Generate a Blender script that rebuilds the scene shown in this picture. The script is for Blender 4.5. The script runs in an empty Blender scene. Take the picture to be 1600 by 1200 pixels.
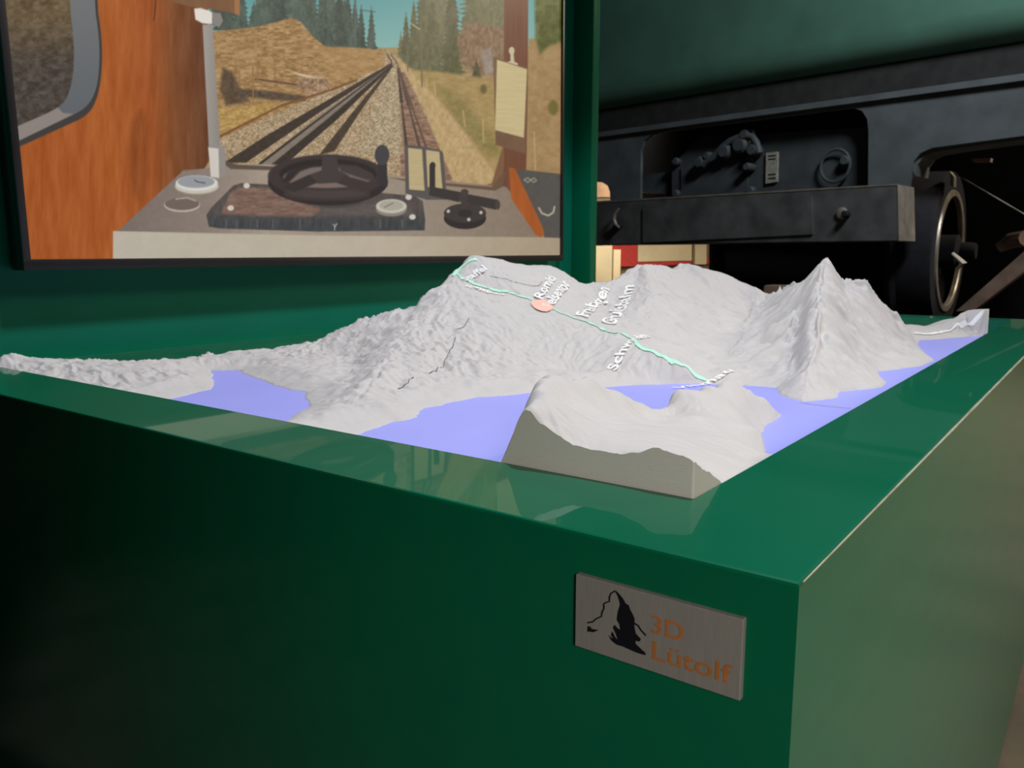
import bpy, bmesh, math, random
import numpy as np
from mathutils import Vector, Matrix

random.seed(7)
RNG = np.random.default_rng(11)
S = bpy.context.scene
COL = S.collection

# ------------------------------------------------------------------ camera, world, lights, exposure
U = 0.14                       # working unit in metres (camera height above the table rim)
TOP = 0.84                     # height of the table rim above the floor
F = 1258.0                     # focal length in pixels of the 1600 x 1200 frame
PITCH = math.radians(8.95)
YAW = math.radians(36.8)       # azimuth of the table's long axis
CAM = np.array([-2.43 * U, -0.705 * U, TOP + U])

cd = bpy.data.cameras.new('camera')
cd.sensor_width = 36.0
cd.lens = 36.0 * F / 1600.0
cd.clip_start = 0.02
cd.dof.use_dof = True
cd.dof.focus_distance = 0.6
cd.dof.aperture_fstop = 22
cam = bpy.data.objects.new('camera', cd)
COL.objects.link(cam)
cam.location = CAM
cam.rotation_euler = (math.pi / 2 - PITCH, 0, YAW - math.pi / 2)
S.camera = cam

world = bpy.data.worlds.new('hall_ambience')
S.world = world
world.use_nodes = True
world.node_tree.nodes['Background'].inputs[0].default_value = (0.9, 0.95, 1.0, 1)
world.node_tree.nodes['Background'].inputs[1].default_value = 0.02

S.view_settings.view_transform = 'Standard'
S.view_settings.look = 'None'
S.view_settings.gamma = 1.0
S.view_settings.use_curve_mapping = False
S.view_settings.exposure = 0.0


def area_light(name, loc, target, size, power, col, size_y=None, spread=180):
    ld = bpy.data.lights.new(name, 'AREA')
    ld.energy = power
    ld.color = col
    ld.size = size
    ld.spread = math.radians(spread)
    if size_y:
        ld.shape = 'RECTANGLE'
        ld.size_y = size_y
    o = bpy.data.objects.new(name, ld)
    COL.objects.link(o)
    o.location = loc
    o.rotation_euler = (Vector(target) - Vector(loc)).to_track_quat('-Z', 'Y').to_euler()
    return o


# overhead map projector, aimed at the relief
sd = bpy.data.lights.new('map_projector', 'SPOT')
sd.energy = 134
sd.color = (0.86, 0.90, 1.0)
sd.spot_size = math.radians(92)
sd.spot_blend = 0.15
sd.shadow_soft_size = 0.08
so = bpy.data.objects.new('map_projector', sd)
COL.objects.link(so)
so.location = (0.6, 0.22, 2.75)
so.rotation_euler = (0, 0, 0)
# hall ceiling lamps: a warm one over the aisle on the right, a dim one over the locomotive
area_light('aisle_ceiling_lamp', (1.6, -2.6, 3.9), (1.2, -1.2, 0.0), 1.6, 6, (1.0, 0.86, 0.66), 0.5)
area_light('far_aisle_lamp', (6.2, -2.4, 4.3), (7.0, -1.4, 0.0), 1.6, 330, (1.0, 0.88, 0.70), 0.8)
vd = bpy.data.lights.new('viewer_fill_spot', 'SPOT')     # unseen warm fill spot added behind the viewer to brighten the near corner
vd.energy = 150
vd.color = (1.0, 0.93, 0.82)
vd.spot_size = math.radians(31)
vd.spot_blend = 1.0
vd.shadow_soft_size = 0.25
vo = bpy.data.objects.new('viewer_fill_spot', vd)
COL.objects.link(vo)
vo.location = (-1.5, -1.45, 1.75)
vo.rotation_euler = (Vector((0.14, -0.14, 0.80)) - Vector(vo.location)).to_track_quat('-Z', 'Y').to_euler()
area_light('hall_ceiling_lamp', (3.15, -0.5, 4.0), (5.2, 1.7, 1.6), 1.0, 92, (0.88, 0.95, 1.0), 0.5, 120)
area_light('back_fill_lamp', (6.1, 3.5, 2.9), (6.9, 4.0, 0.9), 0.5, 27, (1.0, 0.90, 0.72), 0.4, 75)  # unseen lamp added to brighten the cream post and the coach

# ------------------------------------------------------------------ helpers
CP, SP = math.cos(PITCH), math.sin(PITCH)
FW = np.array([math.cos(YAW), math.sin(YAW), 0.0])
RT = np.array([math.sin(YAW), -math.cos(YAW), 0.0])
UPV = np.array([0, 0, 1.0])


def ray(px, py):
    x, y = px - 800.0, 600.0 - py
    return RT * x + FW * (F * CP + y * SP) + UPV * (y * CP - F * SP)


def hit(px, py, axis, val):
    """where the sight line through a pixel meets a plane x / y / z = val (metres)"""
    d = ray(px, py)
    t = (val - CAM[axis]) / d[axis]
    return CAM + d * t


def hit_plane(px, py, p0, n):
    d = ray(px, py)
    t = np.dot(np.asarray(p0) - CAM, n) / np.dot(d, n)
    return CAM + d * t


def project(P):
    P = np.asarray(P, float) - CAM
    f = P @ FW
    r = P @ RT
    z = P[..., 2]
    dep = f * CP - z * SP
    up = f * SP + z * CP
    return 800 + F * r / dep, 600 - F * up / dep


def srgb(*c):
    c = [v / 255.0 for v in c]
    return tuple(v / 12.92 if v <= 0.04045 else ((v + 0.055) / 1.055) ** 2.4 for v in c)


def lin(a):
    a = np.clip(a / 255.0, 0, 1)
    return np.where(a <= 0.04045, a / 12.92, ((a + 0.055) / 1.055) ** 2.4)


TAB = RNG.random((256, 256))


def vnoise(x, y, seed=0):
    x = np.asarray(x, float) + seed * 17.31
    y = np.asarray(y, float) + seed * 29.77
    xi, yi = np.floor(x).astype(int), np.floor(y).astype(int)
    fx, fy = x - xi, y - yi
    fx, fy = fx * fx * fx * (fx * (fx * 6 - 15) + 10), fy * fy * fy * (fy * (fy * 6 - 15) + 10)
    a, b = TAB[xi & 255, yi & 255], TAB[(xi + 1) & 255, yi & 255]
    c, d = TAB[xi & 255, (yi + 1) & 255], TAB[(xi + 1) & 255, (yi + 1) & 255]
    return (a * (1 - fx) + b * fx) * (1 - fy) + (c * (1 - fx) + d * fx) * fy


def fbm(x, y, oct=4, seed=0, gain=0.5):
    s, amp, tot = 0, 1.0, 0
    for k in range(oct):
        s = s + amp * vnoise(x * 2 ** k, y * 2 ** k, seed + k * 3)
        tot += amp
        amp *= gain
    return s / tot


def material(name, base, rough=0.5, metal=0.0, coat=0.0, spec=0.5, noise=0.0, nscale=20, bump=0.0, bscale=80,
             stretch=(1, 1, 1), coat_rough=0.03, rough_var=0.0):
    m = bpy.data.materials.new(name)
    m.use_nodes = True
    nt = m.node_tree
    b = nt.nodes['Principled BSDF']
    b.inputs['Base Color'].default_value = (*base, 1)
    b.inputs['Roughness'].default_value = rough
    b.inputs['Metallic'].default_value = metal
    b.inputs['Coat Weight'].default_value = coat
    b.inputs['Coat Roughness'].default_value = coat_rough
    b.inputs['Specular IOR Level'].default_value = spec
    tc = nt.nodes.new('ShaderNodeTexCoord')
    mp = nt.nodes.new('ShaderNodeMapping')
    mp.inputs['Scale'].default_value = stretch
    nt.links.new(tc.outputs['Object'], mp.inputs[0])
    n = nt.nodes.new('ShaderNodeTexNoise')
    n.inputs['Scale'].default_value = nscale
    n.inputs['Detail'].default_value = 5
    nt.links.new(mp.outputs[0], n.inputs[0])
    r = nt.nodes.new('ShaderNodeValToRGB')
    lo = tuple(max(0, v * (1 - noise)) for v in base)
    hi = tuple(min(1, v * (1 + noise)) for v in base)
    r.color_ramp.elements[0].position = 0.3
    r.color_ramp.elements[1].position = 0.7
    r.color_ramp.elements[0].color = (*lo, 1)
    r.color_ramp.elements[1].color = (*hi, 1)
    nt.links.new(n.outputs[0], r.inputs[0])
    nt.links.new(r.outputs[0], b.inputs['Base Color'])
    if rough_var:
        mr = nt.nodes.new('ShaderNodeMapRange')
        mr.inputs['To Min'].default_value = max(0.02, rough - rough_var)
        mr.inputs['To Max'].default_value = rough + rough_var
        nt.links.new(n.outputs[0], mr.inputs[0])
        nt.links.new(mr.outputs[0], b.inputs['Roughness'])
    if bump:
        n2 = nt.nodes.new('ShaderNodeTexNoise')
        n2.inputs['Scale'].default_value = bscale
        n2.inputs['Detail'].default_value = 4
        nt.links.new(mp.outputs[0], n2.inputs[0])
        bp = nt.nodes.new('ShaderNodeBump')
        bp.inputs['Strength'].default_value = bump
        bp.inputs['Distance'].default_value = 0.002
        nt.links.new(n2.outputs[0], bp.inputs['Height'])
        nt.links.new(bp.outputs[0], b.inputs['Normal'])
    return m


def link(name, me, mat, parent=None):
    o = bpy.data.objects.new(name, me)
    COL.objects.link(o)
    if mat is not None:
        me.materials.append(mat)
    if parent is not None:
        o.parent = parent
        o.matrix_parent_inverse = Matrix.Translation(-parent.location) if parent.rotation_euler.z == 0 else parent.matrix_basis.inverted()
    return o


def thing(name, loc, label, cat, group=None):
    o = bpy.data.objects.new(name, None)
    o.empty_display_size = 0.05
    COL.objects.link(o)
    o.location = loc
    return tag(o, label, cat, group)


def tag(o, label, cat, group=None):
    o['label'] = label
    o['category'] = cat
    if group:
        o['group'] = group
    return o


def structure(o, label, cat):
    o['kind'] = 'structure'
    return tag(o, label, cat)


class MB:
    """collects shapes for one mesh; M maps local to world"""

    def __init__(self, M=None):
        self.bm = bmesh.new()
        self.M = M or Matrix.Identity(4)

    def box(self, lo, hi, bevel=0.0, seg=2):
        g = bmesh.ops.create_cube(self.bm, size=1.0)
        vs = g['verts']
        c = [(a + b) / 2 for a, b in zip(lo, hi)]
        s = [abs(b - a) for a, b in zip(lo, hi)]
        for v in vs:
            v.co = Vector([c[i] + v.co[i] * s[i] for i in range(3)])
        if bevel:
            es = list({e for v in vs for e in v.link_edges})
            bmesh.ops.bevel(self.bm, geom=es, offset=bevel, segments=seg, affect='EDGES', profile=0.5)
        return self

    def prism(self, pts, vec):
        """closed outline of 3D points extruded by a vector"""
        vec = Vector(vec)
        a = [self.bm.verts.new(Vector(p)) for p in pts]
        b = [self.bm.verts.new(Vector(p) + vec) for p in pts]
        n = len(a)
        self.bm.faces.new(a)
        self.bm.faces.new(b[::-1])
        for i in range(n):
            self.bm.faces.new((a[i], b[i], b[(i + 1) % n], a[(i + 1) % n]))
        return self

    def tube(self, pts, rad, n=12, closed=False, cap=True):
        pts = [Vector(p) for p in pts]
        rads = rad if isinstance(rad, (list, tuple)) else [rad] * len(pts)
        rings = []
        ref = None
        N = len(pts)
        for i, p in enumerate(pts):
            if closed:
                d = (pts[(i + 1) % N] - pts[i - 1]).normalized()
            else:
                d = (pts[min(i + 1, N - 1)] - pts[max(i - 1, 0)]).normalized()
            if ref is None:
                ref = d.orthogonal().normalized()
            ref = (ref - d * ref.dot(d)).normalized()
            w = d.cross(ref)
            rings.append([self.bm.verts.new(p + (ref * math.cos(2 * math.pi * k / n) + w * math.sin(2 * math.pi * k / n)) * rads[i])
                          for k in range(n)])
        for i in range(N if closed else N - 1):
            A, B = rings[i], rings[(i + 1) % N]
            for k in range(n):
                self.bm.faces.new((A[k], A[(k + 1) % n], B[(k + 1) % n], B[k]))
        if cap and not closed:
            self.bm.faces.new(rings[0][::-1])
            self.bm.faces.new(rings[-1])
        return self

    def lathe(self, prof, origin, axis, n=40):
        """prof = list of (radius, distance along axis)"""
        axis = Vector(axis).normalized()
        r1 = axis.orthogonal().normalized()
        r2 = axis.cross(r1)
        o = Vector(origin)
        rings = []
        for r, h in prof:
            if r < 1e-6:
                rings.append([self.bm.verts.new(o + axis * h)])
            else:
                rings.append([self.bm.verts.new(o + axis * h + (r1 * math.cos(2 * math.pi * k / n) + r2 * math.sin(2 * math.pi * k / n)) * r)
                              for k in range(n)])
        for A, B in zip(rings, rings[1:]):
            for k in range(n):
                a = (A[0],) if len(A) == 1 else (A[k], A[(k + 1) % n])
                b = (B[0],) if len(B) == 1 else (B[(k + 1) % n], B[k])
                if len(a) + len(b) > 2:
                    self.bm.faces.new(a + b)
        return self

    def build(self, name, mat, parent=None, smooth=False, sharp=35):
        bmesh.ops.recalc_face_normals(self.bm, faces=self.bm.faces)
        me = bpy.data.meshes.new(name)
        self.bm.transform(self.M)
        self.bm.to_mesh(me)
        self.bm.free()
        if smooth:
            for p in me.polygons:
                p.use_smooth = True
            me.set_sharp_from_angle(angle=math.radians(sharp))
        return link(name, me, mat, parent)


# ------------------------------------------------------------------ materials
M_GREEN = material('green_gloss_paint', (0.001, 0.125, 0.06), 0.4, coat=0.5, coat_rough=0.025, spec=0.05, noise=0.04, nscale=6)
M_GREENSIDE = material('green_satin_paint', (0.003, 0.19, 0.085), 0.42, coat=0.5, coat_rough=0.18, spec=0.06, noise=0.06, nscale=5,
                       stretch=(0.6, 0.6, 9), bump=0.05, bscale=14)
M_GREENWALL = material('green_wall_paint', (0.004, 0.17, 0.105), 0.45, coat=0.1, coat_rough=0.3, spec=0.15, noise=0.05, nscale=8)
M_EDGE = material('pale_edge_line', (0.42, 0.42, 0.3), 0.35, noise=0.3, nscale=40, stretch=(1, 1, 1))
M_FLOOR = material('brown_hall_floor', (0.20, 0.165, 0.125), 0.5, noise=0.35, nscale=4, bump=0.1)
M_HALL = material('dim_hall_plaster', (0.30, 0.26, 0.20), 0.85, noise=0.1, nscale=2)
M_DARKHALL = material('dark_hall_lining', (0.05, 0.05, 0.05), 0.9, noise=0.2, nscale=2)

# ------------------------------------------------------------------ hall shell
o = MB().box((-6, -6.2, -0.1), (13, 11, 0)).build('floor', M_FLOOR)
structure(o, 'brown museum hall floor under the exhibits', 'floor')
o = MB().box((-6, -6.4, 0), (13, -6.2, 5)).build('wall_right', M_HALL)
structure(o, 'beige plaster hall wall along the aisle', 'wall')
o = MB().box((-6.2, -6.2, 0), (-6, 11, 5)).build('wall_left', M_DARKHALL)
structure(o, 'dark hall wall behind the viewer', 'wall')
o = MB().box((13, -6.2, 0), (13.2, 11, 5)).build('wall_far', M_HALL)
structure(o, 'beige far end wall of the hall', 'wall')
o = MB().box((-6, 11, 0), (13, 11.2, 5)).build('wall_back', M_DARKHALL)
structure(o, 'dark hall wall beyond the locomotive', 'wall')
o = MB().box((-6.2, -6.4, 5), (13.2, 11.2, 5.1)).build('ceiling', M_DARKHALL)
structure(o, 'dark ceiling over the museum hall', 'ceiling')

# ------------------------------------------------------------------ exhibit table
X0, X1 = 0.64 * U, 12.46 * U          # inside of the rim
Y0, Y1 = 0.64 * U, 7.70 * U
XE, YE = 13.1 * U, 8.67 * U           # outside
ZT = TOP
ZB = TOP - 0.30 * U                   # tray floor

table = thing('exhibit_table', (XE / 2, YE / 2, 0), 'large glossy green box table with a wide flat rim holding the relief', 'table')


def box_part(name, lo, hi, mat, parent, bevel=0.0):
    return MB().box(lo, hi, bevel).build(name, mat, parent, smooth=bevel > 0)


# lacquered rim (one mitred frame) with softly rounded outer arris
bm = bmesh.new()
prof = [(0.0, -0.0022), (0.0, -0.0018), (0.0005, -0.0005), (0.0018, 0.0)]
rings = []


def rect_ring(ins, z):
    return [bm.verts.new((ins, ins, ZT + z)), bm.verts.new((XE - ins, ins, ZT + z)),
            bm.verts.new((XE - ins, YE - ins, ZT + z)), bm.verts.new((ins, YE - ins, ZT + z))]


for ins, z in prof:
    rings.append(rect_ring(ins, z))
inner_t = [bm.verts.new((x, y, ZT)) for x, y in ((X0 - 0.0008, Y0 - 0.0008), (X1 + 0.0008, Y0 - 0.0008), (X1 + 0.0008, Y1 + 0.0008), (X0 - 0.0008, Y1 + 0.0008))]
inner_m = [bm.verts.new((x, y, ZT - 0.0008)) for x, y in ((X0, Y0), (X1, Y0), (X1, Y1), (X0, Y1))]
inner_b = [bm.verts.new((x, y, ZB)) for x, y in ((X0, Y0), (X1, Y0), (X1, Y1), (X0, Y1))]
rings += [inner_t, inner_m, inner_b]
for A, B in zip(rings, rings[1:]):
    for k in range(4):
        bm.faces.new((A[k], A[(k + 1) % 4], B[(k + 1) % 4], B[k]))
bmesh.ops.recalc_face_normals(bm, faces=bm.faces)
for f in bm.faces:
    f.normal_update()
if sum(f.normal.z for f in bm.faces) < 0:
    bmesh.ops.reverse_faces(bm, faces=bm.faces)
me = bpy.data.meshes.new('rim')
bm.to_mesh(me)
bm.free()
link('rim', me, M_GREEN, table)
T = 0.019
def panel(name, a, b, inn_b, inn_a, mat):
    """upright board with mitred ends: outer edge a-b, inner edge"""
    MB().prism([(p[0], p[1], 0.02) for p in (a, b, inn_b, inn_a)], (0, 0, ZT - 0.0022 - 0.02)).build(name, mat, table)


panel('front_panel', (0, 0), (0, YE), (T, YE - T), (T, T), M_GREEN)
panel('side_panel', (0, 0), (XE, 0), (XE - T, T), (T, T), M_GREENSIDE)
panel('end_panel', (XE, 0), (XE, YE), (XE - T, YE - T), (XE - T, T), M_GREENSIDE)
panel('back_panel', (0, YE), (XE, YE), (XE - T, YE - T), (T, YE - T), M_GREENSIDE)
box_part('tray_floor', (X0, Y0, ZB - 0.012), (X1, Y1, ZB), M_GREENWALL, table)
box_part('plinth', (0.03, 0.03, 0), (XE - 0.03, YE - 0.03, 0.02), M_DARKHALL, table)
mb = MB()  # thin pale tube along the right top edge, uneven in width
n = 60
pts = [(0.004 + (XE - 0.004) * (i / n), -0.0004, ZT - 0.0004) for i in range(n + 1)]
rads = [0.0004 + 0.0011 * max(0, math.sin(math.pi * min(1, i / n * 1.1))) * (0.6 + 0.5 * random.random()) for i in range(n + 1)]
o = mb.tube(pts, rads, 8).build('edge_line', M_EDGE, table, smooth=True)
o['label'] = 'pale line along the right top edge'

# ------------------------------------------------------------------ maker plaque
M_PLATE = material('brushed_plaque', (0.24, 0.235, 0.22), 0.5, metal=0.0, noise=0.06, nscale=60, stretch=(1, 8, 1))
M_LOGO = material('black_print', (0.004, 0.005, 0.009), 0.45)
M_COPPER = material('copper_lettering', (0.42, 0.15, 0.04), 0.45, noise=0.08, nscale=30)


def fpt(px, py, x=0.0):
    return hit(px, py, 0, x)


c_tl, c_tr, c_br, c_bl = [fpt(*p) for p in ((905, 892), (1167, 965), (1161, 1090), (905, 1005))]
yl, yr = (c_tl[1] + c_bl[1]) / 2, (c_tr[1] + c_br[1]) / 2
zt, zb = (c_tl[2] + c_tr[2]) / 2, (c_bl[2] + c_br[2]) / 2
plaque = thing('maker_plaque', (-0.002, (yl + yr) / 2, zb), 'grey rectangular plaque with mountain logo on the green table front', 'plaque')
PT = 0.004
MB().box((-PT, yr, zb), (0, yl, zt), 0.0004, 1).build('plate', M_PLATE, plaque, smooth=True)


def zpx(x, y):                        # zoom-6 pixel to photograph pixel
    return 880 + x * 0.25, 870 + y * 0.25


def flat_poly(pts, x, mb, th=0.0003):
    pp = []
    for p in pts:
        q = hit(p[0], p[1], 0, -PT)
        pp.append((x, q[1], q[2]))
    mb.prism(pp, (-th, 0, 0))


mb = MB()
body = [(318, 213), (328, 210), (348, 228), (376, 262), (390, 290), (410, 302), (420, 330), (432, 352), (447, 385), (446, 440),
        (455, 480), (485, 512), (482, 528), (452, 525), (455, 545), (516, 602), (514, 614), (465, 600), (430, 585), (375, 560),
        (335, 548), (302, 522), (286, 490), (292, 497), (318, 515), (300, 488), (308, 465), (325, 500), (345, 524), (330, 480), (312, 440),
        (322, 425), (345, 450), (358, 455), (352, 420), (336, 392), (342, 345), (356, 300), (352, 275), (340, 240), (326, 217)]
flat_poly([zpx(*p) for p in body], -PT, mb)
mb.build('mountain_logo', M_LOGO, plaque)


def stroke(pts, w, name):
    mb = MB()
    top, bot = [], []
    for i, p in enumerate(pts):
        a, b = pts[max(i - 1, 0)], pts[min(i + 1, len(pts) - 1)]
        dx, dy = b[0] - a[0], b[1] - a[1]
        L = math.hypot(dx, dy)
        nx, ny = -dy / L * w / 2, dx / L * w / 2
        top.append(zpx(p[0] + nx, p[1] + ny))
        bot.append(zpx(p[0] - nx, p[1] - ny))
    for i in range(len(pts) - 1):
        flat_poly([top[i], top[i + 1], bot[i + 1], bot[i]], -PT, mb)
    return mb.build(name, M_LOGO, plaque)


stroke([(322, 214), (300, 228), (290, 250), (290, 278), (262, 288), (254, 296), (256, 322), (244, 345), (240, 372), (205, 388), (188, 405), (152, 412)], 9, 'ridge_line')
stroke([(446, 415), (470, 430), (485, 455), (518, 492)], 8, 'ridge_line')
mb = MB()
flat_poly([zpx(*p) for p in [(153, 433), (172, 437), (178, 450), (222, 458), (192, 470), (152, 466)]], -PT, mb)
mb.build('foot_mark', M_LOGO, plaque)


def text_mesh(body, bold=0.0):
    cu = bpy.data.curves.new('text', 'FONT')
    cu.body = body
    cu.size = 1.0
    cu.offset = bold
    cu.resolution_u = 5
    ob = bpy.data.objects.new('text', cu)
    COL.objects.link(ob)
    dg = bpy.context.evaluated_depsgraph_get()
    me = bpy.data.meshes.new_from_object(ob.evaluated_get(dg))
    bpy.data.objects.remove(ob)
    return me


def plaque_text(body, px_bl, px_br, px_tl, name):
    me = text_mesh(body, 0.010)
    co = np.empty(len(me.vertices) * 3)
    me.vertices.foreach_get('co', co)
    co = co.reshape(-1, 3)
    x0, x1 = co[:, 0].min(), co[:, 0].max()
    y1 = co[:, 1].max()
    a, b, c = hit(*px_bl, 0, -PT), hit(*px_br, 0, -PT), hit(*px_tl, 0, -PT)
    wy = abs(a[1] - b[1])
    hz = c[2] - a[2]
    out = np.zeros_like(co)
    out[:, 0] = -PT - 0.0003
    out[:, 1] = a[1] - (co[:, 0] - x0) / (x1 - x0) * wy
    out[:, 2] = a[2] + co[:, 1] / y1 * hz
    me.vertices.foreach_set('co', out.ravel())
    me.update()
    return link(name, me, M_COPPER, plaque)


plaque_text('3D', zpx(552, 470), zpx(752, 512), zpx(556, 360), 'lettering')
plaque_text('Lütolf', zpx(558, 635), zpx(1056, 785), zpx(560, 522), 'lettering')

# ------------------------------------------------------------------ green display wall behind the table
YW = 8.67 * U
YFL = 8.20 * U
dwall = thing('display_wall', (6.6 * U, YW, 0), 'tall dark green display wall carrying the television', 'display wall')
box_part('back_board', (0.6 * U, YW, 0), (12.46 * U, YW + 0.04, 2.6), M_GREENWALL, dwall)
box_part('side_post', (12.20 * U, YFL, TOP + 0.0005), (12.46 * U, YW, 2.6), M_GREEN, dwall, 0.003)
box_part('side_post', (0.42 * U, YFL, TOP + 0.0005), (0.66 * U, YW, 2.6), M_GREEN, dwall, 0.003)
box_part('top_board', (0.66 * U, YFL, 2.5), (12.20 * U, YW, 2.6), M_GREENWALL, dwall)

# ------------------------------------------------------------------ relief model
ZL = TOP - 0.22 * U                    # lake level


def lp(px, py):
    p = hit(px, py, 2, ZL)
    return p[0] / U, p[1] / U


main_shore = [(0.62, 3.2)] + [lp(*p) for p in ((555, 680), (585, 670), (610, 660), (635, 657), (650, 652), (655, 645), (661, 638), (685, 634), (702, 629),
              (722, 626), (745, 621), (790, 618), (835, 613), (880, 610), (945, 605), (990, 602), (1050, 600), (1085, 599), (1112, 600), (1140, 603), (1162, 602), (1190, 604),
              (1213, 606), (1220, 618), (1240, 624), (1257, 627), (1285, 625), (1308, 621), (1308, 613), (1345, 609), (1378, 605), (1386, 598), (1371, 591), (1373, 581), (1405, 577), (1440, 572), (1460, 563))]
main_shore += [(9.3, 1.32), (10.1, 1.5), (10.74, 1.6), (11.15, 1.35), (11.7, 1.15), (12.1, 0.98), (12.5, 0.9), (12.5, 0.5)]
head = [lp(*p) for p in ((1200, 719), (1193, 706), (1187, 690), (1188, 679), (1197, 663), (1212, 656), (1221, 649))]
main_shore += [(2.5, 0.5)] + head + [(3.95, 1.5), (3.98, 1.72), (3.7, 1.95), (3.35, 2.12), (2.95, 2.2), (2.55, 2.2), (2.2, 2.35), (1.75, 2.3), (1.3, 2.08), (0.95, 1.9), (0.62, 1.76)]
left_lake = [(0.62, 5.55)] + [lp(*p) for p in ((272, 622), (305, 614), (328, 608), (336, 601), (331, 594), (333, 588), (330, 579), (375, 578.5), (380, 584), (398, 590),
             (414, 596), (428, 602), (452, 609), (478, 613), (477, 622), (484, 636), (470, 643), (458, 650), (448, 659))] + [(0.62, 3.95)]

ctrl = []


def cy(px, py, y):
    p = hit(px, py, 1, y * U)
    ctrl.append((p[0] / U, p[1] / U, (p[2] - TOP) / U))


def cx(px, py, x):
    p = hit(px, py, 0, x * U)
    ctrl.append((p[0] / U, p[1] / U, (p[2] - TOP) / U))


def chain(fn, pts, step=6):
    """pixel polyline with a depth per point, densely sampled"""
    for (a, b) in zip(pts, pts[1:]):
        n = max(1, int(math.hypot(b[0] - a[0], b[1] - a[1]) / step))
        for k in range(n):
            t = k / n
            fn(*[a[i] * (1 - t) + b[i] * t for i in range(3)])
    fn(*pts[-1])


def drop_behind(i0, i1, gaps, every=2):
    """the far side of a crest falls away below the sight line over it"""
    for c in list(ctrl[i0:i1])[::every]:
        d = np.array([c[0], c[1], c[2]]) - np.array([CAM[0] / U, CAM[1] / U, 1.0])
        L = np.hypot(d[0], d[1])
        for g, dz in gaps:
            p = np.array(c) + d / L * g
            if 0.7 < p[0] < 12.4 and 0.7 < p[1] < 7.6:
                ctrl.append((p[0], p[1], max(-0.2, p[2] - dz)))


# low hills along the back rim on the left
i0 = len(ctrl)
chain(cy, [(2, 557, 7.6), (17, 556, 7.58), (30, 562, 7.55), (90, 565, 7.5), (112, 564, 7.5), (139, 561, 7.5), (165, 564, 7.5), (202, 566, 7.5),
           (217, 568, 7.5), (232, 563, 7.45), (255, 561, 7.45), (300, 562, 7.4), (311, 554, 7.45), (330, 552.5, 7.5), (352, 558, 7.5), (371, 554, 7.45),
           (412, 553, 7.4), (450, 542, 7.3), (487, 532, 7.2), (521, 519, 7.1), (544, 509, 7.0), (562, 496, 6.85), (585, 494, 6.7), (600, 490, 6.55), (619, 485, 6.4),
           (641, 483, 6.2), (659, 466, 6.25), (672, 455, 6.3), (687, 447, 6.35), (706, 427, 6.4), (725, 410, 6.42), (734, 401, 6.45), (762, 408, 6.5), (790, 418, 6.55), (806, 423, 6.6),
           (822, 418, 6.5), (844, 415, 6.4), (859, 415, 6.3), (881, 426, 6.05), (900, 439, 5.75), (911, 444, 5.6), (922, 442, 5.55), (944, 447, 5.5), (955, 442, 5.45),
           (982, 419, 5.35), (996, 415, 5.3), (1018, 414, 5.25), (1035, 418, 5.2), (1046, 422, 5.2), (1060, 414, 5.2), (1078, 415, 5.15), (1092, 422, 5.0), (1124, 436, 4.75),
           (1142, 437, 4.6), (1169, 444, 4.3), (1195, 459, 3.9), (1206, 461, 3.7), (1225, 448, 3.3), (1262, 434, 2.75), (1277, 420, 2.55), (1292, 403.5, 2.4),
           (1300, 411, 2.33), (1309, 422, 2.26), (1317, 434, 2.2), (1330, 438, 2.15), (1339, 436, 2.1), (1354, 439, 2.0), (1366, 457, 1.92), (1386, 482, 1.8), (1403, 491, 1.7), (1420, 512, 1.55)], 6)
drop_behind(i0, len(ctrl), ((0.22, 0.08), (0.55, 0.2)))
# far low land behind the right-hand lake arm
chain(cx, [(1428, 513, 12.35), (1450, 511, 12.35), (1480, 502, 12.3), (1502, 493, 12.3), (1536, 486, 12.3), (1574, 487, 12.35)])
chain(cx, [(1445, 522, 11.6), (1470, 516, 11.7), (1500, 508, 11.9)])
# west spur of the big mountain, between both lakes
chain(cy, [(641, 484, 6.2), (634, 500, 5.95), (622, 522, 5.55), (608, 548, 5.05), (592, 575, 4.6), (570, 603, 4.25), (545, 632, 3.95)])
chain(cy, [(560, 560, 5.9), (530, 590, 5.4), (510, 615, 4.9)])
chain(cy, [(520, 545, 6.6), (470, 570, 6.2), (440, 585, 6.0)])
# south face and railway shelf
for p in ((715, 432, 6.25), (740, 446, 5.95), (765, 453, 5.75), (800, 461, 5.45), (830, 471, 5.2), (860, 480, 4.95), (900, 498, 4.5), (930, 510, 4.1), (955, 518, 3.85),
          (985, 522, 3.6), (997, 534, 3.3), (1010, 543, 3.12), (1040, 558, 2.85), (1075, 577, 2.6), (1105, 597, 2.42),
          (700, 470, 5.75), (740, 490, 5.3), (680, 520, 5.2), (720, 540, 4.8), (780, 520, 4.75), (830, 545, 4.25), (760, 570, 4.2), (700, 580, 4.35), (660, 560, 4.75), (640, 600, 4.2), (880, 560, 3.85), (900, 580, 3.6)):
    cy(*p)
# ribs of the middle massif
chain(cx, [(1018, 414, 8.95), (1030, 450, 8.1), (1046, 500, 6.9), (1070, 545, 6.0)])
chain(cx, [(1078, 416, 10.0), (1060, 465, 8.3), (1075, 505, 7.2), (1098, 550, 6.1)])
chain(cx, [(1110, 470, 8.9), (1122, 505, 7.7), (1135, 550, 6.4), (1150, 580, 5.6)])
chain(cx, [(935, 470, 7.2), (975, 490, 6.7), (1005, 525, 5.8)])
# valley between the massif and the sharp peak
chain(cx, [(1197, 470, 10.0), (1185, 500, 8.4), (1180, 540, 6.7), (1180, 575, 5.7), (1185, 598, 5.15)])
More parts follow.
